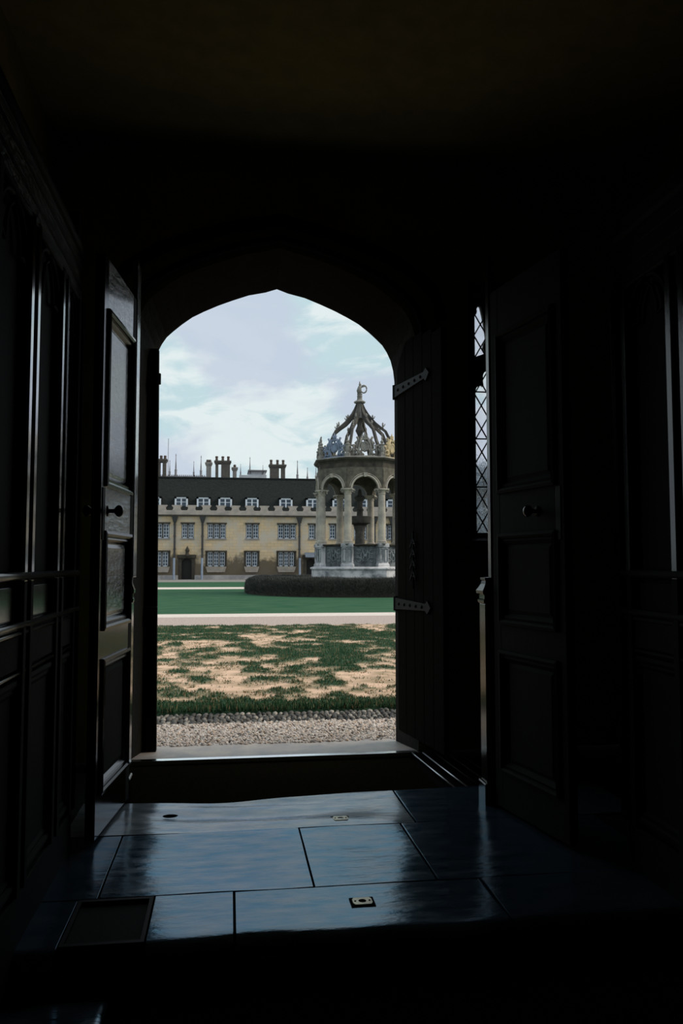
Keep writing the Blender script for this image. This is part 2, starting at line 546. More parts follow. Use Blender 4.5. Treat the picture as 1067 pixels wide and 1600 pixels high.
M['bollard'] = mat('black_bollard', (0.006, 0.006, 0.006), (0.01, 0.01, 0.01), rough=0.5)
M['soil'] = mat('bare_soil', (0.03, 0.025, 0.02), (0.05, 0.04, 0.03), rough=1.0)

# ================================================================== SETTING: ROOM SHELL
YE, YI = 6.50, 6.12            # outer and inner face of the door wall
XL, XR, YB, ZC = -1.35, 3.3, -2.2, 4.7

apex = at(432.5, 454, YE)
right_px = [(450, 459), (476, 466), (500, 476), (522, 486), (543, 497), (560, 507), (575, 519), (587, 530), (597, 540), (604, 551), (610, 564), (614, 580), (616, 597)]
half = [(at(px, py, YE).x - apex.x, at(px, py, YE).z) for px, py in right_px]
HW = half[-1][0]


def arch_loop(grow, top):
    """loop in x,z: bottom left, up, over, down"""
    zs = apex.z + top
    pts = [(apex.x - HW - grow, 0.0)]
    for dx, z in reversed(half):
        pts.append((apex.x - dx - grow * (dx / HW), z + top))
    pts.append((apex.x, zs + 0.01))
    for dx, z in half:
        pts.append((apex.x + dx + grow * (dx / HW), z + top))
    pts.append((apex.x + HW + grow, 0.0))
    return pts


WX0 = at(743, 650, 6.34).x      # left edge of the lancet light
wz = lambda py: at(750, py, 6.34).z
mb = MB()
OUT = [(XL - 0.3, 0), (XR + 0.3, 0), (XR + 0.3, ZC + 0.2), (XL - 0.3, ZC + 0.2)]


def face_with_holes(mb, outer, holes, y):
    loops = [[Vector((p[0], p[1], 0)) for p in outer]] + [[Vector((p[0], p[1], 0)) for p in h] for h in holes]
    tri = tessellate_polygon(loops)
    flat = [p for l in loops for p in l]
    mb.add([(p.x, y, p.y) for p in flat], [tuple(t) for t in tri])


arch_o, arch_i = arch_loop(0.0, 0.0), arch_loop(0.10, 0.20)
# the outer loop runs down into the arch at floor level: one polygon with the door as a notch
outer_o = [OUT[0]] + [(arch_o[0][0], 0)] + arch_o[1:-1] + [(arch_o[-1][0], 0)] + OUT[1:]
outer_i = [OUT[0]] + [(arch_i[0][0], 0)] + arch_i[1:-1] + [(arch_i[-1][0], 0)] + OUT[1:]
wh_o = [(WX0 - 0.02, wz(834)), (WX0 + 0.62, wz(834)), (WX0 + 0.62, wz(470)), (WX0 - 0.02, wz(470))]
wh_i = [(WX0 - 0.13, wz(846)), (WX0 + 0.70, wz(846)), (WX0 + 0.70, wz(455)), (WX0 - 0.13, wz(455))]
face_with_holes(mb, outer_o, [wh_o], YE)
inner = MB()
face_with_holes(inner, outer_i, [wh_i], YI)
for a, b in ((arch_o, arch_i),):
    n = len(a)
    mb.add([(p[0], YE, p[1]) for p in a] + [(p[0], YI, p[1]) for p in b], [(i, i + 1, i + 1 + n, i + n) for i in range(n - 1)])
mb.add([(p[0], YE, p[1]) for p in wh_o] + [(p[0], YI, p[1]) for p in wh_i], [(i, (i + 1) % 4, (i + 1) % 4 + 4, i + 4) for i in range(4)])
mb.add([(p[0], YE, p[1]) for p in OUT] + [(p[0], YI, p[1]) for p in OUT], [(1, 2, 6, 5), (2, 3, 7, 6), (3, 0, 4, 7)])
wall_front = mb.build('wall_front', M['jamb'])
tag(wall_front, 'dark stone wall pierced by the pointed arch doorway', kind='structure')
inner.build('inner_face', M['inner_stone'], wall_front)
# rear-arch moulding ring standing proud of the inner face
ring_pts = arch_loop(0.16, 0.27)[1:-1]
b = MB().tube([(p[0], YI - 0.01, p[1]) for p in ring_pts], 0.035, 8)
b.build('arch_moulding', M['jamb'], wall_front, smooth=True)
b = MB().tube([(p[0], YI - 0.01, p[1]) for p in arch_loop(0.30, 0.42)[1:-1]], 0.05, 8)
b.build('arch_moulding', M['jamb'], wall_front, smooth=True)

tag(MB().box(XL - 0.3, XL, YB, YI, -0.4, ZC).build('wall_left', M['inner_stone']), 'dark wall behind the left oak panelling', kind='structure')
tag(MB().box(XR, XR + 0.3, YB, YI, -0.4, ZC).build('wall_right', M['inner_stone']), 'dark wall on the right of the porch', kind='structure')
tag(MB().box(XL - 0.3, XR + 0.3, YB - 0.3, YB, -0.4, ZC).build('wall_back', M['inner_stone']), 'dark wall behind the viewer', kind='structure')
tag(MB().box(XL - 0.3, XR + 0.3, YB - 0.3, YI, ZC, ZC + 0.2).build('ceiling', M['ceiling']), 'dark boarded ceiling above the porch', kind='structure')
# floor: lower level, raised platform with flagstones, mat well
fl = MB().box(XL, XR, YB, 3.17, -0.42, -0.17)
fl.box(XL, XR, 3.17, 3.30, -0.42, -0.06)
fl.box(XL, -0.64, 3.30, 4.47, -0.42, -0.012)
fl.box(-0.64, -0.30, 3.30, 3.66, -0.42, -0.06)
fl.box(-0.64, -0.30, 3.66, 4.47, -0.42, -0.012)
fl.box(-0.30, XR, 3.30, 4.47, -0.42, -0.012)
fl.box(XL, XR, 4.47, 5.14, -0.42, -0.045)
fl.box(XL, XR, 5.14, YE, -0.42, -0.06)
floor = fl.build('floor', M['joint'])
tag(floor, 'dark bedded floor under the flagstones', kind='structure')


def slab(x0, x1, ya, yb, z=0.0, dish=0.0, amp=0.0025, edge=0.0004, nose=0.0, nx=40, ny=24, mat_=None, name='flagstone', parent=None, wave=None, depth=0.034):
    """worn stone: ya(x) near edge, yb(x) far edge as functions"""
    ph = [rnd.uniform(0, 6.28) for _ in range(6)]
    vs, fs = [], []
    for j in range(ny + 1):
        for i in range(nx + 1):
            u, v = i / nx, j / ny
            # cluster rows near the borders for a rounded arris
            uu, vv = 0.5 - 0.5 * math.cos(PI * u), 0.5 - 0.5 * math.cos(PI * v)
            x = x0 + (x1 - x0) * uu
            y = ya(x) + (yb(x) - ya(x)) * vv
            d = min(uu * (x1 - x0), (1 - uu) * (x1 - x0), vv * (yb(x) - ya(x)), (1 - vv) * (yb(x) - ya(x)))
            r = max(0.0, 1 - d / edge)
            h = z - 0.6 * edge * r * r
            h += amp * (math.sin(5.1 * x + ph[0]) * math.sin(6.3 * y + ph[1]) + 0.6 * math.sin(11 * x + ph[2] + 4 * y) * math.sin(9 * y + ph[3]))
            if nose:
                h -= 0.5 * nose * max(0.0, 1 - vv * (yb(x) - ya(x)) / nose) ** 2
            h -= dish * math.sin(PI * uu) * math.sin(PI * vv)
            if wave:
                h += wave(x, y)
            vs.append((x, y, h))
    n1 = nx + 1
    for j in range(ny):
        for i in range(nx):
            fs.append((j * n1 + i, j * n1 + i + 1, (j + 1) * n1 + i + 1, (j + 1) * n1 + i))
    rim = [i for i in range(n1)] + [j * n1 + nx for j in range(1, ny + 1)] + [ny * n1 + i for i in range(nx - 1, -1, -1)] + [j * n1 for j in range(ny - 1, 0, -1)]
    base = len(vs)
    for k in rim:
        vs.append((vs[k][0], vs[k][1], z - depth))
    m = len(rim)
    for k in range(m):
        fs.append((rim[k], base + k, base + (k + 1) % m, rim[(k + 1) % m]))
    o = MB().add(vs, fs).build(name, mat_ or M['flag'], parent if parent is not None else floor, smooth='auto')
    return o


edge_y = lambda x: 5.10 - 0.09 * math.exp(-((x + 0.05) / 0.55) ** 2) + 0.05 * max(0, x - 1.0)
K = lambda c: (lambda x: c)
front = lambda x: 3.19 + 0.012 * math.sin(4 * x + 1) + 0.008 * math.sin(11 * x)


def worn(x, y):
    # hollow trodden into the stone just inside the mat
    g = math.exp(-((x - 0.25) / 0.62) ** 2)
    t = y - (4.78 + 0.05 * (x - 0.2) ** 2)
    return -0.024 * g * math.exp(-(t / 0.10) ** 2) - 0.012 * g * math.exp(-((t - 0.2) / 0.06) ** 2) + 0.0045 * math.sin(26 * t + 2 * x) * g


j = 0.005
slab(-0.86, 1.045, K(4.475), edge_y, wave=worn, nx=70, ny=60, mat_=M['worn_flag'])
slab(1.055, 2.4, K(4.475), edge_y)
slab(-0.86, -0.555, K(3.665), K(4.465))
slab(-0.545, 0.386, K(3.665), K(4.465), dish=0.006, nx=50, ny=40)
slab(0.396, 0.955, K(3.660), K(4.460), dish=0.004)
slab(0.965, 2.1, K(3.665), K(4.465))
slab(-0.305, 0.028, front, K(3.655), nose=0.07, amp=0.001, depth=0.15)
slab(0.040, 1.15, front, K(3.650), nose=0.07, amp=0.001, depth=0.15)
slab(1.16, 2.2, front, K(3.655), nose=0.07, depth=0.15)
slab(-0.86, -0.635, front, K(3.655), nose=0.06, depth=0.15)
# lower level flags left of the runner
slab(-1.3, -0.42, K(2.1), K(3.10), z=-0.13, edge=0.02, depth=0.045)
slab(-1.3, -0.42, K(0.9), K(2.09), z=-0.13, edge=0.02, depth=0.045)

sill = slab(apex.x - HW - 0.1, apex.x + HW + 0.12, K(6.135), K(6.62), dish=0.012, amp=0.002, edge=0.02, mat_=M['sill'], name='trim_1', depth=0.06, nx=60, ny=20)
sill.parent = None
tag(sill, 'worn pale stone sill across the doorway', kind='structure')
ns = MB().bbox(-0.72, 1.44, 6.070, 6.132, -0.05, 0.005, 0.003)
tag(ns.build('trim_2', M['steel']), 'bright metal nosing along the sill edge', kind='structure')

# ------------------------------------------------------------------ floor fittings
mt = MB()
mt.box(-0.78, 1.385, 4.95, 6.10, -0.055, -0.030)
tag(mt.build('door_mat', M['coir']), 'dark brown coir mat sunk in the well before the sill', 'mat')

fr = empty('mat_well_grille', (1.40, 5.6, -0.06))
tag(fr, 'metal barred strip along the right edge of the mat well', 'grille')
MB().box(-0.01, 0.42, -0.50, 0.50, 0.0, 0.022).build('base_plate', M['plank'], fr)
for i, x in enumerate((0.0, 0.085, 0.175, 0.262, 0.35)):
    MB().tube([(x + 0.006, 0.5, 0.052), (x + 0.066, -0.47, 0.052)], 0.006, 8).build('bar', M['bar_steel'] if i < 2 else M['iron'], fr, smooth=True)


def floor_socket(px, py, label):
    y = ground_y(py, px)
    c = at(px, py, y)
    e = empty('floor_socket', (c.x, y, 0.002))
    tag(e, label, 'floor socket', 'bolt sockets in the flagstones')
    hole = 0.017
    p = MB()
    n = 16
    vs, fs = [], []
    rect = []
    for i in range(n):
        a = 2 * PI * i / n
        cx_, sy_ = math.cos(a), math.sin(a)
        s = min(0.042 / max(abs(cx_), 1e-6), 0.034 / max(abs(sy_), 1e-6))
        rect.append((cx_ * s, sy_ * s))
    for z in (0.006, -0.01):
        for i in range(n):
            a = 2 * PI * i / n
            vs.append((hole * math.cos(a), hole * math.sin(a), z))
        for q in rect:
            vs.append((q[0], q[1], z))
    for i in range(n):
        k = (i + 1) % n
        fs += [(i, k, n + k, n + i), (n + i, n + k, 3 * n + k, 3 * n + i), (i, 2 * n + i, 2 * n + k, k)]
    p.add(vs, fs).build('socket_plate', M['brass'], e)
    MB().lathe([(0.0175, -0.012), (0.0175, -0.004)], 16).build('socket_hole', M['hole'], e)
    for s in (-1, 1):
        MB().lathe([(0.0045, 0.005), (0.004, 0.008), (0.001, 0.009)], 8, (0.031 * s, 0)).build('screw', M['iron'], e)
    MB().box(-0.052, 0.052, -0.044, 0.044, -0.012, 0.0022).build('mortar_bed', M['joint'], e)


cq = at(266, 1275, ground_y(1275, 266))
ck = MB().lathe([(0.03, 0.0), (0.034, 0.003), (0.028, 0.004), (0.001, 0.001)], 14)
ck.v = [(p[0] * 1.3 + cq.x, p[1] * 0.9 + cq.y, p[2] - 0.002) for p in ck.v]
ck.build('chipped_hollow', M['hole'], floor)
floor_socket(532, 1280, 'small brass bolt socket in the slab joint nearest the mat')
floor_socket(566, 1410, 'small brass bolt socket in the front slab near the step')

pl = empty('floor_hatch', (-0.47, 3.44, -0.02))
tag(pl, 'dark iron-framed hatch plate at the left end of the front step', 'hatch')
MB().box(-0.155, 0.155, -0.20, 0.20, -0.06, 0.006).build('plate', M['oak_dull'], pl)
for a in ((-0.158, 0.158, 0.19, 0.212), (-0.158, 0.158, -0.212, -0.19)):
    MB().box(a[0], a[1], a[2], a[3], -0.04, 0.022).build('rim', M['iron'], pl)
for a in ((-0.158, -0.142, -0.19, 0.19), (0.142, 0.158, -0.19, 0.19)):
    MB().box(a[0], a[1], a[2], a[3], -0.04, 0.022).build('rim', M['iron'], pl)

rn = MB().bbox(-0.40, 2.3, -1.6, 3.13, -0.17, -0.145, 0.008)
tag(rn.build('runner_carpet', M['carpet']), 'black runner carpet on the lower floor before the step', 'carpet')

# ================================================================== OAK: POSTS, LEAVES, PANELLING
def frame_moulding(mb, u0, u1, z0, z1, prof, y0, s):
    """picture-frame moulding: rings of (inset, height) about the rectangle, on the face y0 facing s"""
    rings = []
    for ins, h in prof:
        rings.append([(u0 + ins, y0 + s * h, z0 + ins), (u1 - ins, y0 + s * h, z0 + ins), (u1 - ins, y0 + s * h, z1 - ins), (u0 + ins, y0 + s * h, z1 - ins)])
    for a, b in zip(rings, rings[1:]):
        mb.add(a + b, [(i, (i + 1) % 4, (i + 1) % 4 + 4, i + 4) for i in range(4)])
    return mb


BOL = [(-0.012, 0.0), (-0.010, 0.014), (0.006, 0.018), (0.018, 0.010), (0.022, -0.002), (0.034, 0.002), (0.044, -0.006), (0.058, -0.020)]


def panelled_leaf(name, far, near, zb, label, knob_u, oak, oakp):
    d = Vector((near[0] - far[0], near[1] - far[1], 0))
    W = d.length
    e = empty(name, (far[0], far[1], zb), math.atan2(d.y, d.x))
    tag(e, label, kind='structure')
    T = 0.026
    H = 3.12 - zb
    sw = 0.085
    rails = [(0.0, 0.24), (0.93, 1.10), (1.615, 1.875), (2.83, H)]
    rails = [(a - (zb if a > 0 else 0), b - (zb if b != H else 0)) for a, b in rails]
    for u in (0, W - sw):
        MB().bbox(u, u + sw, -T, T, 0, H, 0.004).build('stile', M[oak] if u else M['oak_dull'], e)
    for a, b in rails:
        MB().bbox(sw - 0.002, W - sw + 0.002, -T + 0.001, T - 0.001, a, b, 0.003).build('rail', M[oakp] if b > 2.9 or 1.5 < a < 1.7 else M[oak], e)
    for (a0, a1), (b0, b1) in zip(rails, rails[1:]):
        p = MB()
        p.box(sw, W - sw, -0.007, 0.007, a1, b0)
        for s in (-1, 1):      # raised field
            p.frustum(sw + 0.075, W - sw - 0.075, min(0, s * 0.007), max(0, s * 0.007), a1 + 0.075, sw + 0.075, W - sw - 0.075, min(0, s * 0.007), max(0, s * 0.007), b0 - 0.075)
            q = s * 0.007
            q2 = s * 0.015
            u0, u1, z0, z1 = sw + 0.06, W - sw - 0.06, a1 + 0.06, b0 - 0.06
            v0, v1, w0, w1 = u0 + 0.02, u1 - 0.02, z0 + 0.02, z1 - 0.02
            p.add([(u0, q, z0), (u1, q, z0), (u1, q, z1), (u0, q, z1), (v0, q2, w0), (v1, q2, w0), (v1, q2, w1), (v0, q2, w1)],
                  [(4, 5, 6, 7), (0, 1, 5, 4), (1, 2, 6, 5), (2, 3, 7, 6), (3, 0, 4, 7)])
        po = p.build('panel', M[oakp] if a1 > 1.0 else M['oak_dull'], e)
        q = MB()
        for s in (-1, 1):
            frame_moulding(q, sw, W - sw, a1, b0, BOL, s * T, s)
        q.build('panel_moulding', M[oak], po)
    kz = 1.735 - zb
    for s in (-1, 1):
        k = MB().lathe([(0.030, 0), (0.030, 0.004), (0.012, 0.007), (0.011, 0.035), (0.020, 0.042), (0.030, 0.052), (0.033, 0.064), (0.029, 0.076), (0.016, 0.084), (0.001, 0.086)], 24, cap=True)
        k.xf(Matrix.Translation((knob_u, s * T, kz)) @ Matrix.Rotation(-s * PI / 2, 4, 'X'))
        k.build('door_knob', M['knob'], e, smooth=True)
    pl = MB()
    for s in (-1, 1):
        pl.box(W - 0.075, W - 0.03, min(s * T, s * (T + 0.004)), max(s * T, s * (T + 0.004)), kz - 0.16, kz + 0.12)
    pl.build('lock_plate', M['iron'], e)
    return e


LF, LN = (-0.622, 5.10), (-0.702, 4.34)
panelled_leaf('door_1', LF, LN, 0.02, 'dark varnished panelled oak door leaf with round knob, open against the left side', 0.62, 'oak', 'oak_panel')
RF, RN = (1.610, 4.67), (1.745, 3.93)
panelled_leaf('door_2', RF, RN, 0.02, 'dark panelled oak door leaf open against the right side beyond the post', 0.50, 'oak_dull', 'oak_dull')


def post(name, x, y, label, sx):
    e = empty(name, (x, y, -0.03))
    tag(e, label, 'post')
    k = 1.0 if sx > 0 else 0.6
    MB().bbox(-0.05 * k, 0.05 * k, -0.06, 0.06, 0.0, 1.235, 0.008).build('pedestal', M['oak'], e)
    MB().bbox(-0.065 * k, 0.065 * k, -0.075, 0.075, 0.0, 0.16, 0.012).build('base', M['oak'], e)
    c = MB()
    prof = [(0.056, 1.235), (0.060, 1.245), (0.060, 1.255), (0.052, 1.262), (0.052, 1.285), (0.066, 1.293), (0.068, 1.312), (0.056, 1.330), (0.044, 1.352), (0.040, 1.372), (0.046, 1.378), (0.046, 1.392), (0.030, 1.394)]
    c.lathe([(r * 1.414 * k, z) for r, z in prof], 4, a0=PI / 4)
    c.build('cap_moulding', M['oak'], e)
    MB().bbox(0.0, 0.04, -0.032 if sx > 0 else -0.08, 0.032 if sx > 0 else 0.08, 1.39, 3.42, 0.006).build('shaft', M['oak'] if sx > 0 else M['oak_panel'], e)
    return e


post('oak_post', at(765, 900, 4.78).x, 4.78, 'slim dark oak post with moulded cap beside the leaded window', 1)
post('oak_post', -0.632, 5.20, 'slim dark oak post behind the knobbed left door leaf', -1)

def panelling(name, x, y0, y1, s, mull, label, oak, oakp, gloss):
    """gothic oak panelling in the plane x, visible side s"""
    e = empty(name, (x, y0, -0.17 if y0 < 3 else 0))
    e.location = (x, y0, 0.0)
    tag(e, label, 'panelling')
    L = y1 - y0
    gloss2 = 'oak' if gloss == 'oak_gloss' else oak
    f = lambda d: s * d
    def B(a, b, c, d_, z0, z1):
        m = MB()
        xs = sorted((f(a), f(b)))
        return m.bbox(xs[0], xs[1], c, d_, z0, z1, 0.003)
    B(-0.05, -0.028, 0, L, -0.13, 3.2).build('backing_board', M[oak], e)
    # rails
    for z0, z1, mt_ in ((2.83, 3.06, oakp), (1.05, 1.20, oak), (1.20, 1.36, gloss2), (-0.13, 0.2, oak)):
        B(-0.03, 0.0 if z0 != 1.20 else -0.018, 0, L, z0, z1).build('rail', M[mt_], e)
    for zc, r in ((1.40, 0.020), (1.215, 0.017), (1.185, 0.010), (1.035, 0.008), (2.815, 0.010), (2.90, 0.008), (2.99, 0.008), (3.08, 0.022)):
        MB().tube([(f(0.0), 0, zc), (f(0.0), L, zc)], r, 10).build('rail_moulding', M[gloss2] if zc < 2 else M['oak_dull'], e, smooth=True)
    ms = [m - y0 for m in mull]
    for m in ms:
        B(-0.03, -0.004, m - 0.04, m + 0.04, 0.2, 2.83).build('mullion', M[oak], e)
        for d in (-0.052, 0.052):
            xs_ = sorted((f(-0.006), f(0.012)))
            MB().bbox(xs_[0], xs_[1], m + d - 0.022, m + d + 0.022, 1.38, 2.83, 0.003).build('fillet', M[gloss] if 3.0 < m + y0 < 4.0 else M['oak_dull'], e)
            MB().bbox(xs_[0], xs_[1], m + d - 0.022, m + d + 0.022, 0.2, 1.38, 0.003).build('fillet', M['oak_dull'], e)  # lower run in the dull copy, imitating a reflection of darker ground
    for a, b_ in zip(ms, ms[1:]):
        c = (a + b_) / 2
        w2 = (b_ - a) / 2 - 0.055
        t = MB()
        for sg in (-1, 1):    # pointed cusped head
            t.tube([(f(-0.012), c + sg * w2 * (1 - (k / 8) ** 1.7), 2.55 + 0.26 * math.sin(k / 8 * PI / 2)) for k in range(9)], 0.011, 8)
            t.tube([(f(-0.012), c + sg * w2 * 0.92, 2.60), (f(-0.012), c + sg * w2 * 0.6, 2.615), (f(-0.012), c + sg * w2 * 0.42, 2.60), (f(-0.012), c + sg * w2 * 0.40, 2.66), (f(-0.012), c + sg * w2 * 0.22, 2.74), (f(-0.012), c, 2.77)], 0.008, 6)
        t.build('tracery_head', M[oak], e, smooth=True)
        q = MB()
        frame_moulding(q, a + 0.07, b_ - 0.07, 0.24, 1.0, [(p, h * 0.7) for p, h in BOL], 0.0, 1)
        q.v = [(f(-0.012 + p[1]), p[0], p[2]) for p in q.v]
        q.build('panel_moulding', M[oak], e)
        q = MB()
        q.box(a + 0.11, b_ - 0.11, -0.01, 0.0, 0.29, 0.95)
        q.v = [(f(-0.018 + p[1]), p[0], p[2]) for p in q.v]
        q.build('panel', M['oak_dull'], e)
    return e


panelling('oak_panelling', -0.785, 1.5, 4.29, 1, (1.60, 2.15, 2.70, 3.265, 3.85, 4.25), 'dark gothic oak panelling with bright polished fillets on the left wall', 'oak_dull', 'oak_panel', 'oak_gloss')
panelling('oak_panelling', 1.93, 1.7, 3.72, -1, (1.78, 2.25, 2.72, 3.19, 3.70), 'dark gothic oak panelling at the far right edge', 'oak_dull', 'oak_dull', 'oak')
MB()
tag(MB().box(-1.35, -0.80, 4.24, 4.30, -0.03, 3.3).build('wall_return', M['plank']), 'dark boarded return behind the left panelling', kind='structure')

# ------------------------------------------------------------------ outer plank leaf with strap hinges (right), frame stop (left)
hx, hy = apex.x + HW - 0.005, 6.46
ang = R(-90 + 9)
ol = empty('door_3', (hx, hy, 0.10), ang)
tag(ol, 'heavy dark plank door leaf with iron strap hinges folded back on the right', kind='structure')
WL, HL = 0.92, 3.05
npk = 5
for i in range(npk):
    a = 0.02 + i * (WL - 0.02) / npk
    MB().bbox(a, a + (WL - 0.02) / npk - 0.004, 0.012, 0.055, 0.0, HL + 0.10 * (1 - (i - 1) ** 2 / 12), 0.004).build('plank', M['plank'], ol)
for z in (2.78, 1.02):
    st = MB()
    st.prism([(-0.02, z - 0.05), (0.10, z - 0.042), (0.62, z - 0.026), (0.66, z - 0.05), (0.72, z), (0.66, z + 0.05), (0.62, z + 0.026), (0.10, z + 0.042), (-0.02, z + 0.05)], -0.004, 0.014)
    so = st.build('strap_hinge', M['iron'], ol)
    for k in range(5):
        MB().lathe([(0.014, 0), (0.012, 0.006), (0.005, 0.01), (0.001, 0.011)], 8).xf(Matrix.Translation((0.08 + 0.12 * k, -0.004, z)) @ Matrix.Rotation(PI / 2, 4, 'X')).build('stud', M['iron'], so)
    MB().lathe([(0.022, z - 0.06), (0.022, z + 0.06)], 12, (-0.02, 0.01)).build('knuckle', M['iron'], so, smooth='auto')
lk = MB()
for k in range(4):
    zc = 1.22 + k * 0.085
    for sg in (-1, 1):
        lk.tube([(0.40 + sg * (0.01 + 0.05 * math.sin(t * 0.55)), -0.006, zc + 0.03 * math.cos(t * 0.9) + 0.008 * t) for t in range(7)], 0.007, 6)
lk.tube([(0.40, -0.006, 1.15), (0.40, -0.006, 1.60)], 0.009, 6)
lk.build('scroll_ironwork', M['iron'], ol, smooth=True)

fp = empty('door_4', (apex.x - HW - 0.02, 6.44, 0.0))
tag(fp, 'dark oak door frame stop with hinge straps on the left jamb', kind='structure')
fx = at(246.5, 800, 6.40).x - fp.location.x
pa = [(at(243.5, 1168, 6.38).x - fp.location.x, 0.0), (at(247.8, 552, 6.38).x - fp.location.x, at(247.8, 545, 6.38).z), (-0.12, at(247, 545, 6.38).z), (-0.12, 0.0)]
MB().prism(pa, -0.06, 0.02).build('frame_post', M['plank'], fp)
for row, hh in ((592, 0.09), (957, 0.09)):
    z = at(240, row, 6.38).z
    MB().bbox(-0.12, fx + 0.012, -0.075, -0.05, z - hh / 2, z + hh / 2, 0.006).build('strap_hinge', M['iron'], fp)

# ------------------------------------------------------------------ leaded window
win = empty('window_1', (WX0, 6.34, wz(833)))
tag(win, 'tall narrow leaded window of diamond panes in the dark right wall', kind='structure')
Z0 = wz(833)
rz_ = lambda row: wz(row) - Z0
LW = 0.46
lowL = [(0, rz_(833)), (0, rz_(612)), (0.010, rz_(606)), (0.035, rz_(602)), (0.062, rz_(601)), (0.072, rz_(603)), (0.066, rz_(594)), (0.068, rz_(586)), (0.080, rz_(581)), (0.11, rz_(578)), (0.16, rz_(571)), (0.23, rz_(561))]
low = lowL + [(LW - x, z) for x, z in reversed(lowL[:-1])]
up = [(0.0, rz_(558)), (0.0, rz_(495)), (0.018, rz_(490)), (0.022, rz_(486)), (0.014, rz_(482)), (0.018, rz_(478)), (0.040, rz_(476.5)), (0.055, rz_(478)), (0.072, rz_(492)), (0.092, rz_(512)), (0.102, rz_(526)), (0.100, rz_(531)), (0.082, rz_(537)), (0.076, rz_(543)), (0.088, rz_(548)), (0.098, rz_(551)), (0.06, rz_(554))]
up2 = [(LW - x, z) for x, z in reversed(up)]
tr = MB()
o4 = [(-0.06, rz_(838)), (0.66, rz_(838)), (0.66, rz_(466)), (-0.06, rz_(466))]
for y in (0.0, 0.05):
    face_with_holes(tr, o4, [low, up, up2], y)
for lp in (low, up, up2, o4):
    n = len(lp)
    tr.add([(p[0], 0.0, p[1]) for p in lp] + [(p[0], 0.05, p[1]) for p in lp], [(i, (i + 1) % n, (i + 1) % n + n, i + n) for i in range(n)])
tr.build('tracery', M['tracery'], win)
PW, PH = 0.1135, rz_(632.9) - rz_(669.2)


def clip_rect(poly, x0, x1, z0, z1):
    for ax, val, keep in ((0, x0, 1), (0, x1, -1), (1, z0, 1), (1, z1, -1)):
        outp = []
        for i in range(len(poly)):
            a, b = poly[i], poly[(i + 1) % len(poly)]
            ia, ib = (a[ax] - val) * keep >= -1e-9, (b[ax] - val) * keep >= -1e-9
            if ia:
                outp.append(a)
            if ia != ib:
                t = (val - a[ax]) / (b[ax] - a[ax])
                outp.append((a[0] + t * (b[0] - a[0]), a[1] + t * (b[1] - a[1])))
        poly = outp
        if len(poly) < 3:
            return []
    return poly


leadm = MB()
for (lx, lw, zb, zt, zc) in ((0.0, LW, 0.0, rz_(560), rz_(632.9)), (0.0, 0.115, rz_(560), rz_(474), rz_(505.6)), (LW - 0.115, 0.115, rz_(560), rz_(474), rz_(505.6))):
    nx = int(round(lw / PW))
    pw = lw / nx
    kmin, kmax = int((zb - zc) / PH) - 3, int((zt - zc) / PH) + 3
    for i in range(-1, 2 * nx + 2):
        for k in range(2 * kmin, 2 * kmax):
            cx = lx + i * pw / 2
            cz = zc + k * PH / 2
            if (i + k) % 2 == 1:      # crossings sit at (odd,even); pane centres fall between
                pass
            else:
                continue
            # nodes at i odd,k even and i even,k odd -> panes centred at i even,k even / i odd,k odd
            cxp, czp = cx + pw / 2, cz
            poly = clip_rect([(cxp - pw / 2 + 0.002, czp), (cxp, czp - PH / 2 + 0.003), (cxp + pw / 2 - 0.002, czp), (cxp, czp + PH / 2 - 0.003)], lx - 0.002, lx + lw + 0.002, zb, zt)
            if len(poly) >= 3:
                area = abs(sum(poly[q][0] * poly[(q + 1) % len(poly)][1] - poly[(q + 1) % len(poly)][0] * poly[q][1] for q in range(len(poly)))) / 2
                if area > 4e-4:
                    MB().prism(poly, 0.024, 0.027).build('pane', M['pane'], win)
                    for q in range(len(poly)):
                        a, c = poly[q], poly[(q + 1) % len(poly)]
                        leadm.tube([(a[0], 0.0255, a[1]), (c[0], 0.0255, c[1])], 0.0048, 4)
leadm.build('lead_cames', M['lead'], win)
for row in (612, 685.4, 760.7):
    z = rz_(row)
    MB().tube([(-0.02, 0.012, z), (LW + 0.02, 0.012, z)], 0.006, 6).build('saddle_bar', M['iron'], win)

# ================================================================== COURT GROUND
YG0, YG1, YG2 = 6.62, ground_y(1128), ground_y(1112)
YP0, YPm, YP1 = ground_y(977.5), ground_y(963.5), ground_y(958.5)
YQ0, YQ1 = ground_y(920), ground_y(917)
YV = ground_y(909)
YBLD = 72.5
tag(MB().box(-60, 90, YE + 0.01, 190, -0.5, -0.06).build('ground', M['soil']), 'earth under the court', kind='structure')
tag(MB().box(-30, 50, YE + 0.01, YG1, -0.06, -0.014).build('gravel_bed', M['earth']), 'bed of fine gravel before the door', kind='structure')
tag(MB().box(-30, 50, YP0, YPm, -0.06, -0.004).build('path', M['path']), 'pale gravel path crossing the lawn', kind='structure')
tag(MB().box(-30, 50, YPm, YP1, -0.06, 0.004).build('path_edging', M['path_edge']), 'paler far margin of the gravel path', kind='structure')
tag(MB().box(-60, 90, YP1, YQ0, -0.06, 0.0).build('lawn', M['lawn_far']), 'mown green lawn between path and hedge', kind='structure')
tag(MB().box(-60, 90, YQ0, YQ1, -0.06, -0.002).build('path', M['path_edge']), 'narrow pale path near the far range', kind='structure')
tag(MB().box(-60, 90, YQ1, YV, -0.06, 0.0).build('lawn', M['lawn_far']), 'strip of green lawn below the far range', kind='structure')
tag(MB().box(-60, 90, YV, YBLD + 1, -0.06, -0.002).build('pavement', M['paving']), 'grey pavement along the far range', kind='structure')


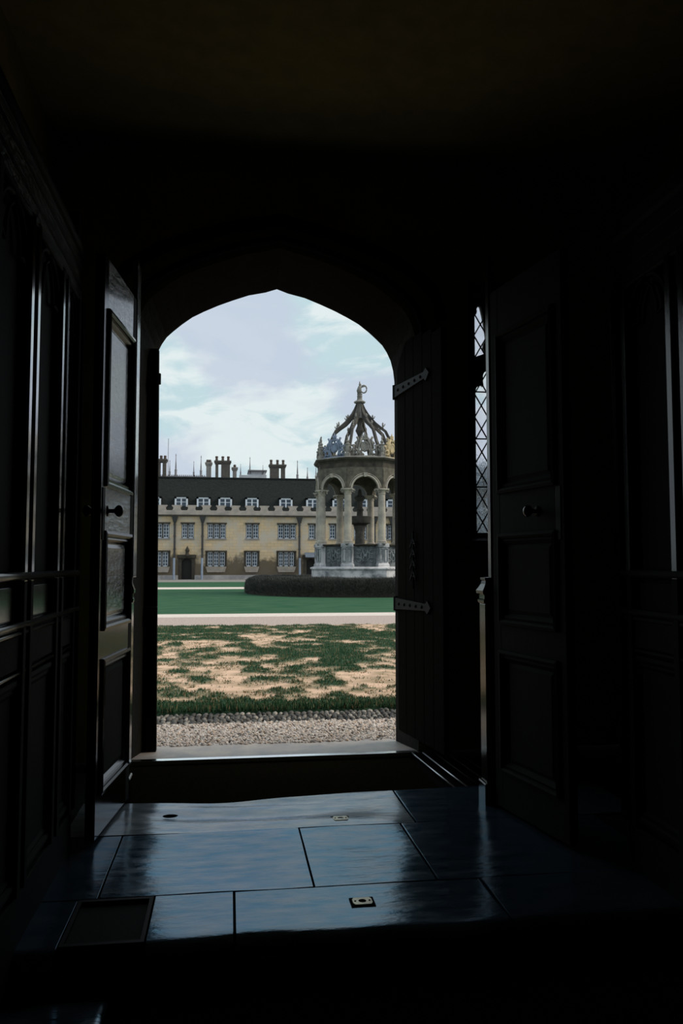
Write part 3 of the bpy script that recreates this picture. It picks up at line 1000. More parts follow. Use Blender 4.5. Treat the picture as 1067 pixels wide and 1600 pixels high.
def vnoise(x, y, seed, octaves=4):
    """value noise on arrays"""
    g = np.random.default_rng(seed)
    tot = np.zeros_like(x)
    amp, s = 1.0, 1.0
    norm = 0
    for o in range(octaves):
        T = g.random((64, 64))
        xi, yi = np.floor(x * s).astype(int), np.floor(y * s).astype(int)
        fx_, fy_ = x * s - xi, y * s - yi
        fx_ = fx_ * fx_ * (3 - 2 * fx_)
        fy_ = fy_ * fy_ * (3 - 2 * fy_)
        a, b = T[xi % 64, yi % 64], T[(xi + 1) % 64, yi % 64]
        c, d = T[xi % 64, (yi + 1) % 64], T[(xi + 1) % 64, (yi + 1) % 64]
        tot += amp * ((a * (1 - fx_) + b * fx_) * (1 - fy_) + (c * (1 - fx_) + d * fx_) * fy_)
        norm += amp
        amp *= 0.55
        s *= 2.03
    return tot / norm


def dryness(x, y):
    n = vnoise(x * 0.9 + 30, y * 0.6 + 30, 3, 5)
    fine = vnoise(x * 3.2 + 60, y * 2.4 + 60, 5, 4)
    band = np.exp(-((y - 9.9) / 1.75) ** 2) * 0.34 + np.exp(-((y - 14) / 3.0) ** 2) * 0.07
    left = np.clip((1.2 - x) * 0.05, -0.1, 0.08) * (y < 12)
    v = (n - 0.5) * 1.25 + (fine - 0.5) * 1.7 + band + left - 0.10
    v = np.where(y < YG2 + 0.55, v - 0.8 * np.clip((YG2 + 0.55 - y) / 0.35, 0, 1), v)
    return np.clip(v * 2.6 + 0.33, 0, 1)


# near lawn: turf surface with bare straw patches, slightly lumpy, and blades
gx = np.linspace(-6, 12, 361)
gy = np.linspace(YG2, YP0, 240)
X, Y = np.meshgrid(gx, gy)
D = dryness(X, Y)
fine = vnoise(X * 9 + 7, Y * 9 + 7, 9, 3)
Zg = 0.022 - 0.018 * D + 0.02 * (fine - 0.5)
Zg[0, :] = -0.03
Zg[1, :] = 0.02
straw = np.array([0.76, 0.51, 0.36])
straw2 = np.array([0.36, 0.26, 0.16])
green = np.array([0.034, 0.080, 0.040])
s_ = np.clip((vnoise(X * 4 + 3, Y * 6, 21, 4)[..., None] - 0.5) * 2.6 + 0.55, 0, 1)
C = (straw * s_ + straw2 * (1 - s_)) * D[..., None] + green * (1 - D[..., None])
nyg, nxg = X.shape
ids = np.arange(nyg * nxg).reshape(nyg, nxg)
faces = np.stack([ids[:-1, :-1], ids[:-1, 1:], ids[1:, 1:], ids[1:, :-1]], -1).reshape(-1, 4)
lawn = from_np('lawn', np.stack([X, Y, Zg], -1).reshape(-1, 3), faces, 4, M['blade'], colors=C.reshape(-1, 3), smooth=True)
tag(lawn, 'patchy dry lawn with bare straw patches before the path', kind='structure')

NB = 260000
by = YG2 + (YP0 - YG2) * rng.random(NB) ** 1.25
bx = -3.2 + rng.random(NB) * 9.5
dd = dryness(bx, by)
tuft = vnoise(bx * 5 + 11, by * 5 + 11, 33, 2)
keep = rng.random(NB) > dd * (0.97 - 0.5 * (tuft > 0.64))
bx, by, dd = bx[keep], by[keep], dd[keep]
nb = len(bx)
hgt = (0.022 + 0.03 * rng.random(nb)) * (1.0 - 0.45 * dd)
hgt = np.where(by < YG2 + 0.2, hgt * 1.5, hgt)
wd = 0.004 + 0.005 * rng.random(nb)
an = rng.random(nb) * 2 * PI
ln = 0.022 * (rng.random(nb) - 0.5)
ln2 = 0.022 * (rng.random(nb) - 0.5)
zb = 0.012 - 0.012 * dd
V = np.zeros((nb, 3, 3))
V[:, 0] = np.stack([bx - wd * np.cos(an), by - wd * np.sin(an), zb], -1)
V[:, 1] = np.stack([bx + wd * np.cos(an), by + wd * np.sin(an), zb], -1)
V[:, 2] = np.stack([bx + ln, by + ln2, zb + hgt], -1)
g1, g2 = np.array([0.022, 0.074, 0.036]), np.array([0.070, 0.145, 0.070])
mixv = rng.random((nb, 1))
cb = g1 * (1 - mixv) + g2 * mixv
dryb = (rng.random(nb) < 0.12 + 0.35 * dd)[:, None]
cb = np.where(dryb, np.array([0.30, 0.21, 0.11]), cb)
gr = from_np('grass', V.reshape(-1, 3), np.arange(nb * 3).reshape(-1, 3), 3, M['blade'], colors=np.repeat(cb, 3, axis=0))
tag(gr, 'short patchy grass blades growing on the near lawn', 'grass', kind='stuff')

# gravel pebbles: many small stones, one mass
NP_ = 15000
px_ = -2.2 + rng.random(NP_) * 6.2
py_ = YG0 - 0.06 + rng.random(NP_) * (YG1 - YG0 + 0.07)
octv = np.array([(1, 0, 0), (-1, 0, 0), (0, 1, 0), (0, -1, 0), (0, 0, 1), (0, 0, -1)], float)
octf = np.array([(0, 2, 4), (2, 1, 4), (1, 3, 4), (3, 0, 4), (2, 0, 5), (1, 2, 5), (3, 1, 5), (0, 3, 5)])
sc = (0.009 + 0.011 * rng.random((NP_, 1))) * np.stack([1 + 0.4 * rng.random(NP_), 0.8 + 0.4 * rng.random(NP_), 0.65 + 0.3 * rng.random(NP_)], -1)
P = octv[None] * sc[:, None, :] * (0.8 + 0.4 * rng.random((NP_, 6, 1)))
a = rng.random(NP_) * 2 * PI
ca, sa = np.cos(a)[:, None], np.sin(a)[:, None]
Px = P[:, :, 0] * ca - P[:, :, 1] * sa + px_[:, None]
Py = P[:, :, 0] * sa + P[:, :, 1] * ca + py_[:, None]
Pz = P[:, :, 2] - 0.008 + 0.008 * rng.random((NP_, 1))
pal = np.array([(0.78, 0.66, 0.59), (0.64, 0.56, 0.50), (0.86, 0.78, 0.72), (0.44, 0.39, 0.36), (0.70, 0.54, 0.42), (0.24, 0.21, 0.19)])
pc = pal[rng.choice(6, NP_, p=[.28, .2, .2, .14, .12, .06])]
gv = from_np('gravel', np.stack([Px, Py, Pz], -1).reshape(-1, 3), (octf[None] + 6 * np.arange(NP_)[:, None, None]).reshape(-1, 3), 3, M['pebble'], colors=np.repeat(pc, 6, axis=0), smooth=True)
tag(gv, 'loose pale pinkish gravel just beyond the sill', 'gravel', kind='stuff')

# cobble edging: each cobble its own piece
ce = MB().box(-4, 8, YG1, YG2 + 0.02, -0.06, -0.016).build('cobble_edging', M['soil'])
tag(ce, 'strip of dark set cobbles between gravel and lawn', kind='structure')
cob_meshes = []
for k in range(6):
    bm = bmesh.new()
    bmesh.ops.create_icosphere(bm, subdivisions=1, radius=1)
    for v in bm.verts:
        v.co *= 1 + rnd.uniform(-0.12, 0.12)
    me = bpy.data.meshes.new('cobble')
    bm.to_mesh(me)
    bm.free()
    c = (0.03, 0.05, 0.08, 0.14, 0.22, 0.06)[k]
    tint = (c * 1.12, c, c * 0.86)
    me.materials.append(mat('cobble_%d' % k, tint, tuple(x * 1.7 for x in tint), rough=0.7, scale=1.5))
    for p in me.polygons:
        p.use_smooth = True
    cob_meshes.append(me)
nrow = 5
cnt = 0
depth_c = (YG2 - YG1) / nrow
rest = MB()
ico = cob_meshes[0]
iv, if_ = [v.co.copy() for v in ico.vertices], [tuple(p.vertices) for p in ico.polygons]
for r in range(nrow):
    x = -3.6 + (0.03 if r % 2 else 0)
    while x < 4.6:
        wc = rnd.uniform(0.020, 0.033)
        cy = YG1 + (r + 0.5) * depth_c + rnd.uniform(-0.008, 0.008)
        cz = -0.010 + rnd.uniform(-0.005, 0.005)
        hz_ = rnd.uniform(0.018, 0.030)
        ang_ = rnd.uniform(-.35, .35)
        if -0.78 < x < 1.85 and cnt < 300:
            o = bpy.data.objects.new('cobble', rnd.choice(cob_meshes))
            col.objects.link(o)
            o.parent = ce
            o.location = (x, cy, cz)
            o.scale = (wc, depth_c * 0.52, hz_)
            o.rotation_euler = (rnd.uniform(-.1, .1), rnd.uniform(-.1, .1), ang_)
            cnt += 1
        else:
            mm = Matrix.Translation((x, cy, cz)) @ Matrix.Rotation(ang_, 4, 'Z') @ Matrix.Diagonal((wc, depth_c * 0.52, hz_, 1))
            rest.add([mm @ v for v in iv], if_)
        x += wc * 2.0
rc = rest.build('cobble_rest', cob_meshes[2].materials[0], ce, smooth=True)
rc['kind'] = 'stuff'

# ================================================================== FOUNTAIN
FY = 38.8
fc = at(562, 700, FY)
sight = math.atan2(-fc.y, -fc.x)           # towards the viewer
ft = empty('stone_fountain', (fc.x, fc.y, 0))
tag(ft, 'octagonal stone fountain with open arches and a crown-like spire', 'fountain')
VR = 2.10
A0 = sight + R(-15.5)                       # one column vertex
S = (fc.to_2d().length - VR) / F            # metres per pixel at the near columns
zf = lambda row: EYE + (880 - row) * S
VA = [A0 + k * PI / 4 for k in range(8)]
pol = lambda r, a, z: (r * math.cos(a), r * math.sin(a), z)
o8 = lambda r: r


def oct_lathe(prof, name, m, parent=ft):
    return MB().lathe(prof, 8, a0=A0).build(name, m, parent)


oct_lathe([(2.75, 0), (2.75, 0.30), (2.68, 0.34)], 'step', M['f_white'])
oct_lathe([(2.52, 0.3), (2.52, zf(891)), (2.58, zf(890)), (2.60, zf(888.5)), (2.58, zf(887)), (2.42, zf(885.5))], 'plinth', M['f_white'])
# basin wall behind the panels
z_d0, z_d1 = zf(886), zf(850)
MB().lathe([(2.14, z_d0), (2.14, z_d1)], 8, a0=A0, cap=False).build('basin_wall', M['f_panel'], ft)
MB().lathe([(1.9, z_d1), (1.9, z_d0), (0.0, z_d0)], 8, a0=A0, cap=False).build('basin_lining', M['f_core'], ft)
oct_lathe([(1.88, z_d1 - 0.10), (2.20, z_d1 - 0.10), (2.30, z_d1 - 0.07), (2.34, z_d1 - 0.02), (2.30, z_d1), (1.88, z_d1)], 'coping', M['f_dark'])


def rotz(a, x=0, y=0, z=0):
    return Matrix.Translation((x, y, z)) @ Matrix.Rotation(a, 4, 'Z')


# pedestals, columns
z_c0, z_c1 = zf(849), zf(770)
ped = col_ = None
for k, a in enumerate(VA):
    p = MB().box(-0.06, 0.16, -0.26, 0.26, z_d0, z_d1 - 0.1)
    p.box(-0.06, 0.20, -0.30, 0.30, z_d0, z_d0 + 0.11)
    p.frustum(-0.06, 0.20, -0.30, 0.30, z_d0 + 0.11, -0.06, 0.16, -0.26, 0.26, z_d0 + 0.17)
    p.box(-0.06, 0.20, -0.29, 0.29, z_d1 - 0.14, z_d1 + 0.03)
    p.xf(rotz(a, VR * math.cos(a), VR * math.sin(a)))
    po = p.build('pedestal', M['f_white'], ft)
    for s in (-1, 1):
        q = MB()
        frame_moulding(q, -0.10, 0.10, z_d0 + 0.24, z_d1 - 0.20, [(0, 0), (0.0, 0.025), (0.03, 0.025), (0.045, 0.0)], 0.0, 1)
        q.v = [(0.16 + p_[1], p_[0] + s * 0.125, p_[2]) for p_ in q.v]
        q.xf(rotz(a, VR * math.cos(a), VR * math.sin(a)))
        q.build('panel_frame', M['f_carving'], po)
    if col_ is None:
        h = z_c1 - z_c0
        prof = [(0.245, 0), (0.245, 0.05), (0.225, 0.06), (0.235, 0.09), (0.225, 0.12), (0.195, 0.14), (0.185, 0.2), (0.185, 0.5 * h), (0.160, h - 0.06), (0.185, h - 0.045), (0.185, h - 0.02), (0.165, h)]
        col_ = MB().lathe(prof, 20)
    c = MB().add(col_.v, col_.f)
    co = c.build('column', M['f_column'], ft, smooth='auto', loc=(VR * math.cos(a), VR * math.sin(a), z_c0))
    cp = MB().lathe([(0.165, 0), (0.19, 0.03), (0.17, 0.06), (0.24, 0.15), (0.26, 0.17)], 16)
    cp.xf(Matrix.Identity(4))
    cp.box(-0.25, 0.25, -0.27, 0.27, 0.16, 0.22)
    for s in (-1, 1):      # volutes
        cp.tube([(0.14, s * (0.25 + 0.055 * math.cos(t)), 0.10 + 0.055 * math.sin(t)) for t in np.linspace(0, 5.4, 9)], 0.03, 6)
        cp.tube([(-0.14, s * (0.25 + 0.055 * math.cos(t)), 0.10 + 0.055 * math.sin(t)) for t in np.linspace(0, 5.4, 9)], 0.03, 6)
    cpo = cp.build('capital', M['f_column'], co, smooth='auto', loc=(0, 0, z_c1 - z_c0))
    cpo.rotation_euler = (0, 0, a)
    co['label'] = 'tapering round stone column'

# arches per side
z_sp = zf(764)
z_top = zf(729)
ap = VR * math.cos(PI / 8)
cw = 2 * VR * math.sin(PI / 8)
RA = 0.605
for k, a in enumerate(VA):
    am = a + PI / 8
    Mx = rotz(am)

    n = 18
    w2 = cw / 2 + 0.05
    arc = [(RA * math.cos(PI - PI * i / n), z_sp + RA * math.sin(PI * i / n)) for i in range(n + 1)]
    top = [(-w2 + 2 * w2 * i / n, z_top) for i in range(n + 1)]
    m = MB()
    for i in range(n):
        q = [arc[i], arc[i + 1], top[i + 1], top[i]]
        vs = [(ap - 0.14, p[0], p[1]) for p in q] + [(ap + 0.14, p[0], p[1]) for p in q]
        m.add(vs, [(0, 1, 2, 3), (7, 6, 5, 4), (0, 1, 5, 4)])
    for s in (-1, 1):
        vs = [(ap - 0.14, s * RA, z_sp), (ap - 0.14, s * w2, z_sp), (ap - 0.14, s * w2, z_top), (ap + 0.14, s * RA, z_sp), (ap + 0.14, s * w2, z_sp), (ap + 0.14, s * w2, z_top)]
        m.add(vs, [(0, 1, 2), (3, 4, 5), (0, 1, 4, 3)])
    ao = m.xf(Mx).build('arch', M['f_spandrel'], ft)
    MB().tube([(ap + 0.15, (RA + 0.045) * math.cos(t), z_sp + (RA + 0.045) * math.sin(t)) for t in np.linspace(0, PI, 23)], 0.05, 8).xf(Mx).build('archivolt', M['f_column'], ao, smooth=True)
    MB().tube([(ap + 0.15, (RA + 0.135) * math.cos(t), z_sp + (RA + 0.135) * math.sin(t)) for t in np.linspace(0.12, PI - 0.12, 21)], 0.028, 6).xf(Mx).build('hood_mould', M['f_stone'], ao, smooth=True)
    MB().frustum(ap + 0.1, ap + 0.24, -0.06, 0.06, z_sp + RA - 0.02, ap + 0.1, ap + 0.27, -0.085, 0.085, z_sp + RA + 0.17).xf(Mx).build('keystone', M['f_column'], ao)
    # carved panel in the dado
    cpn = MB()
    zc = (z_d0 + z_d1) / 2
    pf = ap * (2.14 / VR) + 0.01
    cpn.tube([(pf, 0.20 * math.cos(t), zc + 0.26 * math.sin(t)) for t in np.linspace(0, 2 * PI, 17)[:-1]], 0.03, 6, closed=True)
    for s in (-1, 1):
        cpn.tube([(pf, s * (0.30 + 0.10 * math.cos(t)), zc + 0.18 + 0.10 * math.sin(t)) for t in np.linspace(0.5, 5.6, 10)], 0.028, 6)
        cpn.tube([(pf, s * (0.30 + 0.10 * math.cos(t)), zc - 0.18 + 0.10 * math.sin(t)) for t in np.linspace(0.5, 5.6, 10)], 0.028, 6)
        cpn.tube([(pf, s * 0.12, zc - 0.30), (pf + 0.02, s * 0.05, zc), (pf, s * 0.12, zc + 0.30)], 0.03, 6)
    cpn.lathe([(0.0, 0), (0.09, 0.0), (0.07, 0.05), (0.0, 0.07)], 10)
    st = len(cpn.v) - 40
    cpn.xf(Matrix.Translation((pf, 0, zc)) @ Matrix.Rotation(PI / 2, 4, 'Y'), st)
    cpn.xf(Mx).build('carved_panel', M['f_carving'], ft, smooth=True)

# frieze and cornice: underside shade painted as a dark tone, cap kept lighter
oct_lathe([(1.85, z_top - 0.02), (2.20, z_top - 0.02), (2.21, zf(722)), (2.19, zf(720)), (1.85, zf(720))], 'frieze', M['f_dark'])
oct_lathe([(1.8, zf(720.5)), (2.22, zf(720.5)), (2.26, zf(718.5)), (2.36, zf(717)), (2.40, zf(715)), (2.40, zf(714.2)), (1.6, zf(714.2))], 'cornice', M['f_dark'])
oct_lathe([(1.6, zf(714.3)), (2.42, zf(714.3)), (2.42, zf(713.4)), (2.30, zf(712)), (1.6, zf(711))], 'cornice_cap', M['f_crest'])
z_cr = zf(712)
MB().lathe([(1.9, z_top + 0.02), (1.0, z_top + 0.24), (0.2, z_top + 0.36)], 8, a0=A0).build('vault', M['f_core'], ft)
# inside ceiling ring
MB().lathe([(2.12, z_top - 0.09), (2.235, z_top - 0.09), (2.25, z_top - 0.05), (2.235, z_top - 0.02), (2.12, z_top - 0.02)], 8, a0=A0, cap=False).build('string_moulding', M['f_stone'], ft)
MB().lathe([(1.85, z_top - 0.02), (1.55, z_top + 0.2), (1.55, z_cr)], 8, a0=A0, cap=False).build('soffit', M['f_core'], ft)


def sweep_rect(pts, w, h, mat_, name, parent, Mx):
    """rib: profile in r,z swept with tangential width w and depth h (lists)"""
    m = MB()
    vs, fs = [], []
    n = len(pts)
    for i, (r, z) in enumerate(pts):
        r0, z0 = pts[max(i - 1, 0)]
        r1, z1 = pts[min(i + 1, n - 1)]
        t = Vector((r1 - r0, z1 - z0)).normalized()
        nn = Vector((-t.y, t.x))
        for s, q in ((-1, -1), (1, -1), (1, 1), (-1, 1)):
            vs.append((r + nn.x * q * h[i] / 2, s * w[i] / 2, z + nn.y * q * h[i] / 2))
    for i in range(n - 1):
        for q in range(4):
            fs.append((i * 4 + q, i * 4 + (q + 1) % 4, i * 4 + 4 + (q + 1) % 4, i * 4 + 4 + q))
    fs += [(3, 2, 1, 0), (n * 4 - 4, n * 4 - 3, n * 4 - 2, n * 4 - 1)]
    return m.add(vs, fs).xf(Mx).build(name, mat_, parent)


SC = fc.to_2d().length / F
zc_ = lambda row: EYE + (880 - row) * SC
ogee = [(2.02, zf(711)), (1.97, zf(704)), (1.84, zf(695)), (1.62, zf(684)), (1.32, zc_(675)), (1.02, zc_(667.5)), (0.76, zc_(661.5)), (0.56, zc_(655)), (0.38, zc_(647)), (0.24, zc_(638)), (0.15, zc_(630)), (0.12, zc_(627.5))]
wr = [0.22, 0.16, 0.12, 0.11, 0.11, 0.12, 0.13, 0.15, 0.15, 0.12, 0.09, 0.07]
hr = [0.22, 0.17, 0.14, 0.13, 0.13, 0.14, 0.19, 0.22, 0.18, 0.12, 0.08, 0.06]
for k, a in enumerate(VA):
    rib = sweep_rect(ogee, wr, hr, M['f_rib'], 'rib', ft, rotz(a))
    ck = MB()
    for (r, z) in ((1.18, zc_(671)), (0.66, zc_(658))):
        ck.lathe([(0.05, z + 0.06), (0.03, z + 0.14), (0.06, z + 0.18), (0.03, z + 0.22), (0.05, z + 0.26), (0.005, z + 0.34)], 6, (r, 0))
        ck.tube([(r, 0, z + 0.1), (r + 0.08, 0, z + 0.16), (r + 0.12, 0, z + 0.25)], 0.022, 5)
    ck.xf(rotz(a)).build('crocket', M['f_crest'], rib)
    # inner scroll brackets under each rib
    br = MB()
    br.tube([(1.75 - 0.22 * math.cos(t), 0, zf(700) + 0.16 * math.sin(t) - 0.05) for t in np.linspace(-1.5, 3.4, 10)], 0.05, 6)
    br.xf(rotz(a)).build('scroll', M['f_rib'], rib, smooth=True)
# neck and spire
neck = [(0.38, zc_(653)), (0.33, zc_(646)), (0.25, zc_(639)), (0.18, zc_(632)), (0.155, zc_(628.5)), (0.26, zc_(628)), (0.30, zc_(626.5)), (0.25, zc_(625)), (0.14, zc_(623)), (0.12, zc_(619)), (0.14, zc_(617.5)), (0.12, zc_(616)), (0.13, zc_(614.5)), (0.13, zc_(613)), (0.06, zc_(612))]
MB().lathe(neck, 16).build('spire_neck', M['f_crest'], ft, smooth='auto')
MB().lathe([(0.05, zc_(690)), (0.16, zc_(684)), (0.10, zc_(680)), (0.22, zc_(672)), (0.12, zc_(664)), (0.20, zc_(650)), (0.30, zc_(644))], 10).build('pendant', M['f_rib'], ft, smooth='auto')
fi = MB()
zl = zc_(612)
fs_ = SC
# small seated beast holding a scroll
fi.tube([(0, 0, zl), (-0.03, 0, zl + 4 * fs_), (0.0, 0, zl + 9 * fs_), (0.02, 0, zl + 12 * fs_)], [0.12, 0.13, 0.10, 0.06], 8)
fi.tube([(0.01, 0, zl + 11 * fs_), (0.02, 0, zl + 14 * fs_), (0.06, 0, zl + 15 * fs_)], [0.055, 0.075, 0.03], 8)
fi.tube([(0.0, 0, zl + 14 * fs_), (0.0, 0, zl + 19 * fs_)], [0.04, 0.02], 6)
rr_ = 0.15
fi.tube([(0.20 + rr_ * math.cos(t), 0, zl + 6.5 * fs_ + 0.19 * math.sin(t)) for t in np.linspace(-2.6, 2.3, 14)], 0.035, 6)
fi.tube([(0.05, 0, zl + 9 * fs_), (0.16, 0, zl + 10.5 * fs_), (0.28, 0, zl + 11.2 * fs_)], 0.035, 6)
fi.xf(rotz(sight + PI / 2)).build('finial', M['f_crest'], ft, smooth=True)

# pierced crest between the vertices
z_ct = zf(677)
for k, a in enumerate(VA):
    am = a + PI / 8
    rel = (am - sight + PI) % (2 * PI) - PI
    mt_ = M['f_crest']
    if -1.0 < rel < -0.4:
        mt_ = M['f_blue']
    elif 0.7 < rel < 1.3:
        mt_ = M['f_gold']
    ad = 2.12 * math.cos(PI / 8)
    hc = z_ct - z_cr
    m = MB()
    Zc = lambda f_: z_cr + hc * f_
    m.box(ad - 0.06, ad + 0.06, -0.80, 0.80, z_cr - 0.02, z_cr + 0.05)
    m.tube([(ad, 0.17 * math.cos(t), Zc(0.46) + 0.22 * math.sin(t)) for t in np.linspace(0, 2 * PI, 13)[:-1]], 0.058, 6, closed=True)
    m.add([(ad + 0.03, 0.13 * math.cos(t), Zc(0.46) + 0.18 * math.sin(t)) for t in np.linspace(0, 2 * PI, 9)[:-1]], [tuple(range(8))])
    m.add([(ad - 0.03, 0.13 * math.cos(t), Zc(0.46) + 0.18 * math.sin(t)) for t in np.linspace(0, 2 * PI, 9)[:-1]], [tuple(range(8))])
    for s in (-1, 1):
        m.tube([(ad, s * 0.20, z_cr), (ad, s * 0.30, Zc(0.3)), (ad, s * 0.26, Zc(0.55)), (ad, s * 0.14, Zc(0.85))], 0.066, 6)
        m.tube([(ad, s * (0.45 + 0.13 * math.cos(t)), Zc(0.22) + 0.13 * math.sin(t)) for t in np.linspace(0, 5.6, 11)], 0.066, 6)
        m.tube([(ad, s * 0.40, Zc(0.35)), (ad, s * 0.37, Zc(0.6)), (ad, s * 0.30, Zc(0.78)), (ad, s * 0.38, Zc(0.9))], 0.058, 6)
        m.tube([(ad, s * 0.30, Zc(0.62)), (ad, s * 0.40, Zc(0.66)), (ad, s * 0.46, Zc(0.58))], 0.052, 6)
        m.tube([(ad, s * (0.62 + 0.08 * math.cos(t)), Zc(0.42) + 0.10 * math.sin(t)) for t in np.linspace(-1.5, 3.6, 8)], 0.052, 6)
        m.tube([(ad, s * 0.58, z_cr), (ad, s * 0.55, Zc(0.35)), (ad, s * 0.50, Zc(0.55))], 0.052, 6)
        m.tube([(ad, s * 0.05, Zc(0.80)), (ad, s * 0.12, Zc(1.02))], 0.035, 6)
    m.tube([(ad, -0.22, Zc(0.80)), (ad, 0.22, Zc(0.80))], 0.052, 6)
    m.tube([(ad, 0, Zc(0.7)), (ad, 0, Zc(1.0)), (ad, 0, Zc(1.14))], [0.05, 0.05, 0.01], 6)
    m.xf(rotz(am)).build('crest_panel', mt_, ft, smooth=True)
    pn = MB()
    pn.box(-0.13, 0.13, -0.13, 0.13, z_cr - 0.02, z_cr + 0.14)
    pn.lathe([(0.13, z_cr + 0.14), (0.10, z_cr + 0.2), (0.13, z_cr + 0.3), (0.11, z_cr + 0.52), (0.14, z_cr + 0.58), (0.06, z_cr + 0.64), (0.09, z_cr + 0.72), (0.03, z_cr + 0.80), (0.045, z_cr + 0.90), (0.02, z_cr + 0.98), (0.035, z_cr + 1.06), (0.005, z_cr + 1.12)], 8)
    for s in (-1, 1):
        pn.tube([(0.02, s * (0.12 + 0.07 * math.sin(t)), z_cr + 0.22 + 0.09 * t) for t in np.linspace(0, 3, 5)], 0.035, 5)
    pn.xf(rotz(a, 2.14 * math.cos(a), 2.14 * math.sin(a))).build('pinnacle', M['f_crest'], ft)

# inner conduit: pedestal, basin, shaft
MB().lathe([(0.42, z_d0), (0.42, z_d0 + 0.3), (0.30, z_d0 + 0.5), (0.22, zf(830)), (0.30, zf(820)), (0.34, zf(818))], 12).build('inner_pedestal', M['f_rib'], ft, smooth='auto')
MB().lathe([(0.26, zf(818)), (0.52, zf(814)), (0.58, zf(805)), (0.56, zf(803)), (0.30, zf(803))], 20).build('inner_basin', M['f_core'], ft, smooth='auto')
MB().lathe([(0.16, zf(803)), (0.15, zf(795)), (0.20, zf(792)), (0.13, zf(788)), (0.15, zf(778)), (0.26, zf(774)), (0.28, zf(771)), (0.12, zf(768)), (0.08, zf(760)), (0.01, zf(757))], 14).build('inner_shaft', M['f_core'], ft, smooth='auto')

# ------------------------------------------------------------------ round bed of dark lavender
hd = empty('lavender_hedge', (fc.x, fc.y, 0))
tag(hd, 'low rounded dark lavender hedge circling the fountain', 'hedge')
nh = 150000
th = rng.random(nh) * 2 * PI
r0, hw_, hh = 4.70, 0.86, 0.76
ph = rng.random(nh) * PI
sx_ = np.sign(np.cos(ph)) * np.abs(np.cos(ph)) ** 0.55
sz_ = np.abs(np.sin(ph)) ** 0.55
lump = 0.90 + 0.2 * vnoise(th * 9 + 20, ph * 3 + 10, 13, 3)
rr2 = r0 + hw_ * sx_ * lump
zz = hh * sz_ * lump
base = np.stack([rr2 * np.cos(th), rr2 * np.sin(th), zz], -1)
nrm = np.stack([np.cos(th) * sx_, np.sin(th) * sx_, sz_ + 0.35], -1)
nrm /= np.linalg.norm(nrm, axis=1, keepdims=True)
nrm += 0.7 * (rng.random((nh, 3)) - 0.5)
tan = np.cross(nrm, rng.random((nh, 3)) - 0.5)
tan /= np.linalg.norm(tan, axis=1, keepdims=True) + 1e-9
L_ = 0.05 + 0.07 * rng.random((nh, 1))
HV = np.stack([base - tan * 0.009 - nrm * 0.03, base + tan * 0.009 - nrm * 0.03, base + nrm * L_], 1)
HV[..., 2] = np.maximum(HV[..., 2], 0.0)
hp = np.array([(0.06, 0.064, 0.054), (0.10, 0.10, 0.088), (0.15, 0.138, 0.136), (0.036, 0.042, 0.032)])
hcol = hp[rng.choice(4, nh)]
from_np('foliage', HV.reshape(-1, 3), np.arange(nh * 3).reshape(-1, 3), 3, M['hedge'], hd, colors=np.repeat(hcol, 3, axis=0))
cr = MB()
nt_, nc = 96, 12
vs, fs = [], []
for i in range(nt_):
    t = 2 * PI * i / nt_
    for q in range(nc + 1):
        p_ = PI * q / nc
        sx1 = math.copysign(abs(math.cos(p_)) ** 0.55, math.cos(p_))
        sz1 = abs(math.sin(p_)) ** 0.55
        r = r0 + (hw_ - 0.05) * sx1
        vs.append((r * math.cos(t), r * math.sin(t), (hh - 0.05) * sz1))
for i in range(nt_):
    i2 = (i + 1) % nt_
    for q in range(nc):
        fs.append((i * (nc + 1) + q, i2 * (nc + 1) + q, i2 * (nc + 1) + q + 1, i * (nc + 1) + q + 1))
cr.add(vs, fs).build('twig_core', M['soil'], hd, smooth=True)

# ================================================================== FAR RANGE
rg = empty('college_range', (0, YBLD, 0))
tag(rg, 'long two-storey stone range with battlements, dormers and dark tiled roof', 'building')
bp = lambda px, py=850: at(px, py, YBLD)
bxp = lambda px: at(px, 850, YBLD).x
bz = lambda py, px=360: at(px, py, YBLD).z
XB0, XB1 = -22.0, 46.0
zpar = bz(806)
holes = []


def win_rect(px0, px1, r0_, r1_):
    return (bxp(px0), bxp(px1), bz(r1_), bz(r0_))


upper = [(243, 264.6, 2), (283.5, 303.0, 2), (324, 352.8, 3), (384, 404.3, 2), (433.8, 462.3, 3), (482, 502, 2), (514.5, 534, 2), (553, 573, 2), (597, 614.5, 2), (640, 668, 3), (205, 222, 2), (160, 188, 3), (700, 720, 2), (730, 770, 3)]
lower = [(243, 263.5, 2), (324, 352, 3), (384, 402.8, 2), (434.8, 460, 3), (514.5, 534, 2), (553, 573, 2), (597, 614.5, 2), (640, 668, 3), (160, 188, 3), (205, 222, 2), (730, 770, 3)]
doors_ = [(284, 300), (479, 492), (690, 706)]
ws = []
for a, b, n in upper:
    ws.append((*win_rect(a, b, 819, 841), n, 'u'))
for a, b, n in lower:
    ws.append((*win_rect(a, b, 862.5, 885), n, 'l'))
ds = [win_rect(a, b, 872, 905) for a, b in doors_]
ds = [(a, b, 0.0, d) for a, b, c, d in ds]
holes = [q[:4] for q in ws] + ds
xs = sorted(set([XB0, XB1] + [v for h in holes for v in h[:2]]))
zs = sorted(set([0.0, zpar] + [v for h in holes for v in h[2:]]))
m = MB()
for i in range(len(xs) - 1):
    for q in range(len(zs) - 1):
        cx, cz = (xs[i] + xs[i + 1]) / 2, (zs[q] + zs[q + 1]) / 2
        if any(h[0] < cx < h[1] and h[2] < cz < h[3] for h in holes):
            continue
        m.add([(xs[i], 0, zs[q]), (xs[i + 1], 0, zs[q]), (xs[i + 1], 0, zs[q + 1]), (xs[i], 0, zs[q + 1])], [(0, 1, 2, 3)])
m.box(XB0, XB1, 0.45, 9.0, 0, zpar)
m.build('wall', M['stone'], rg)


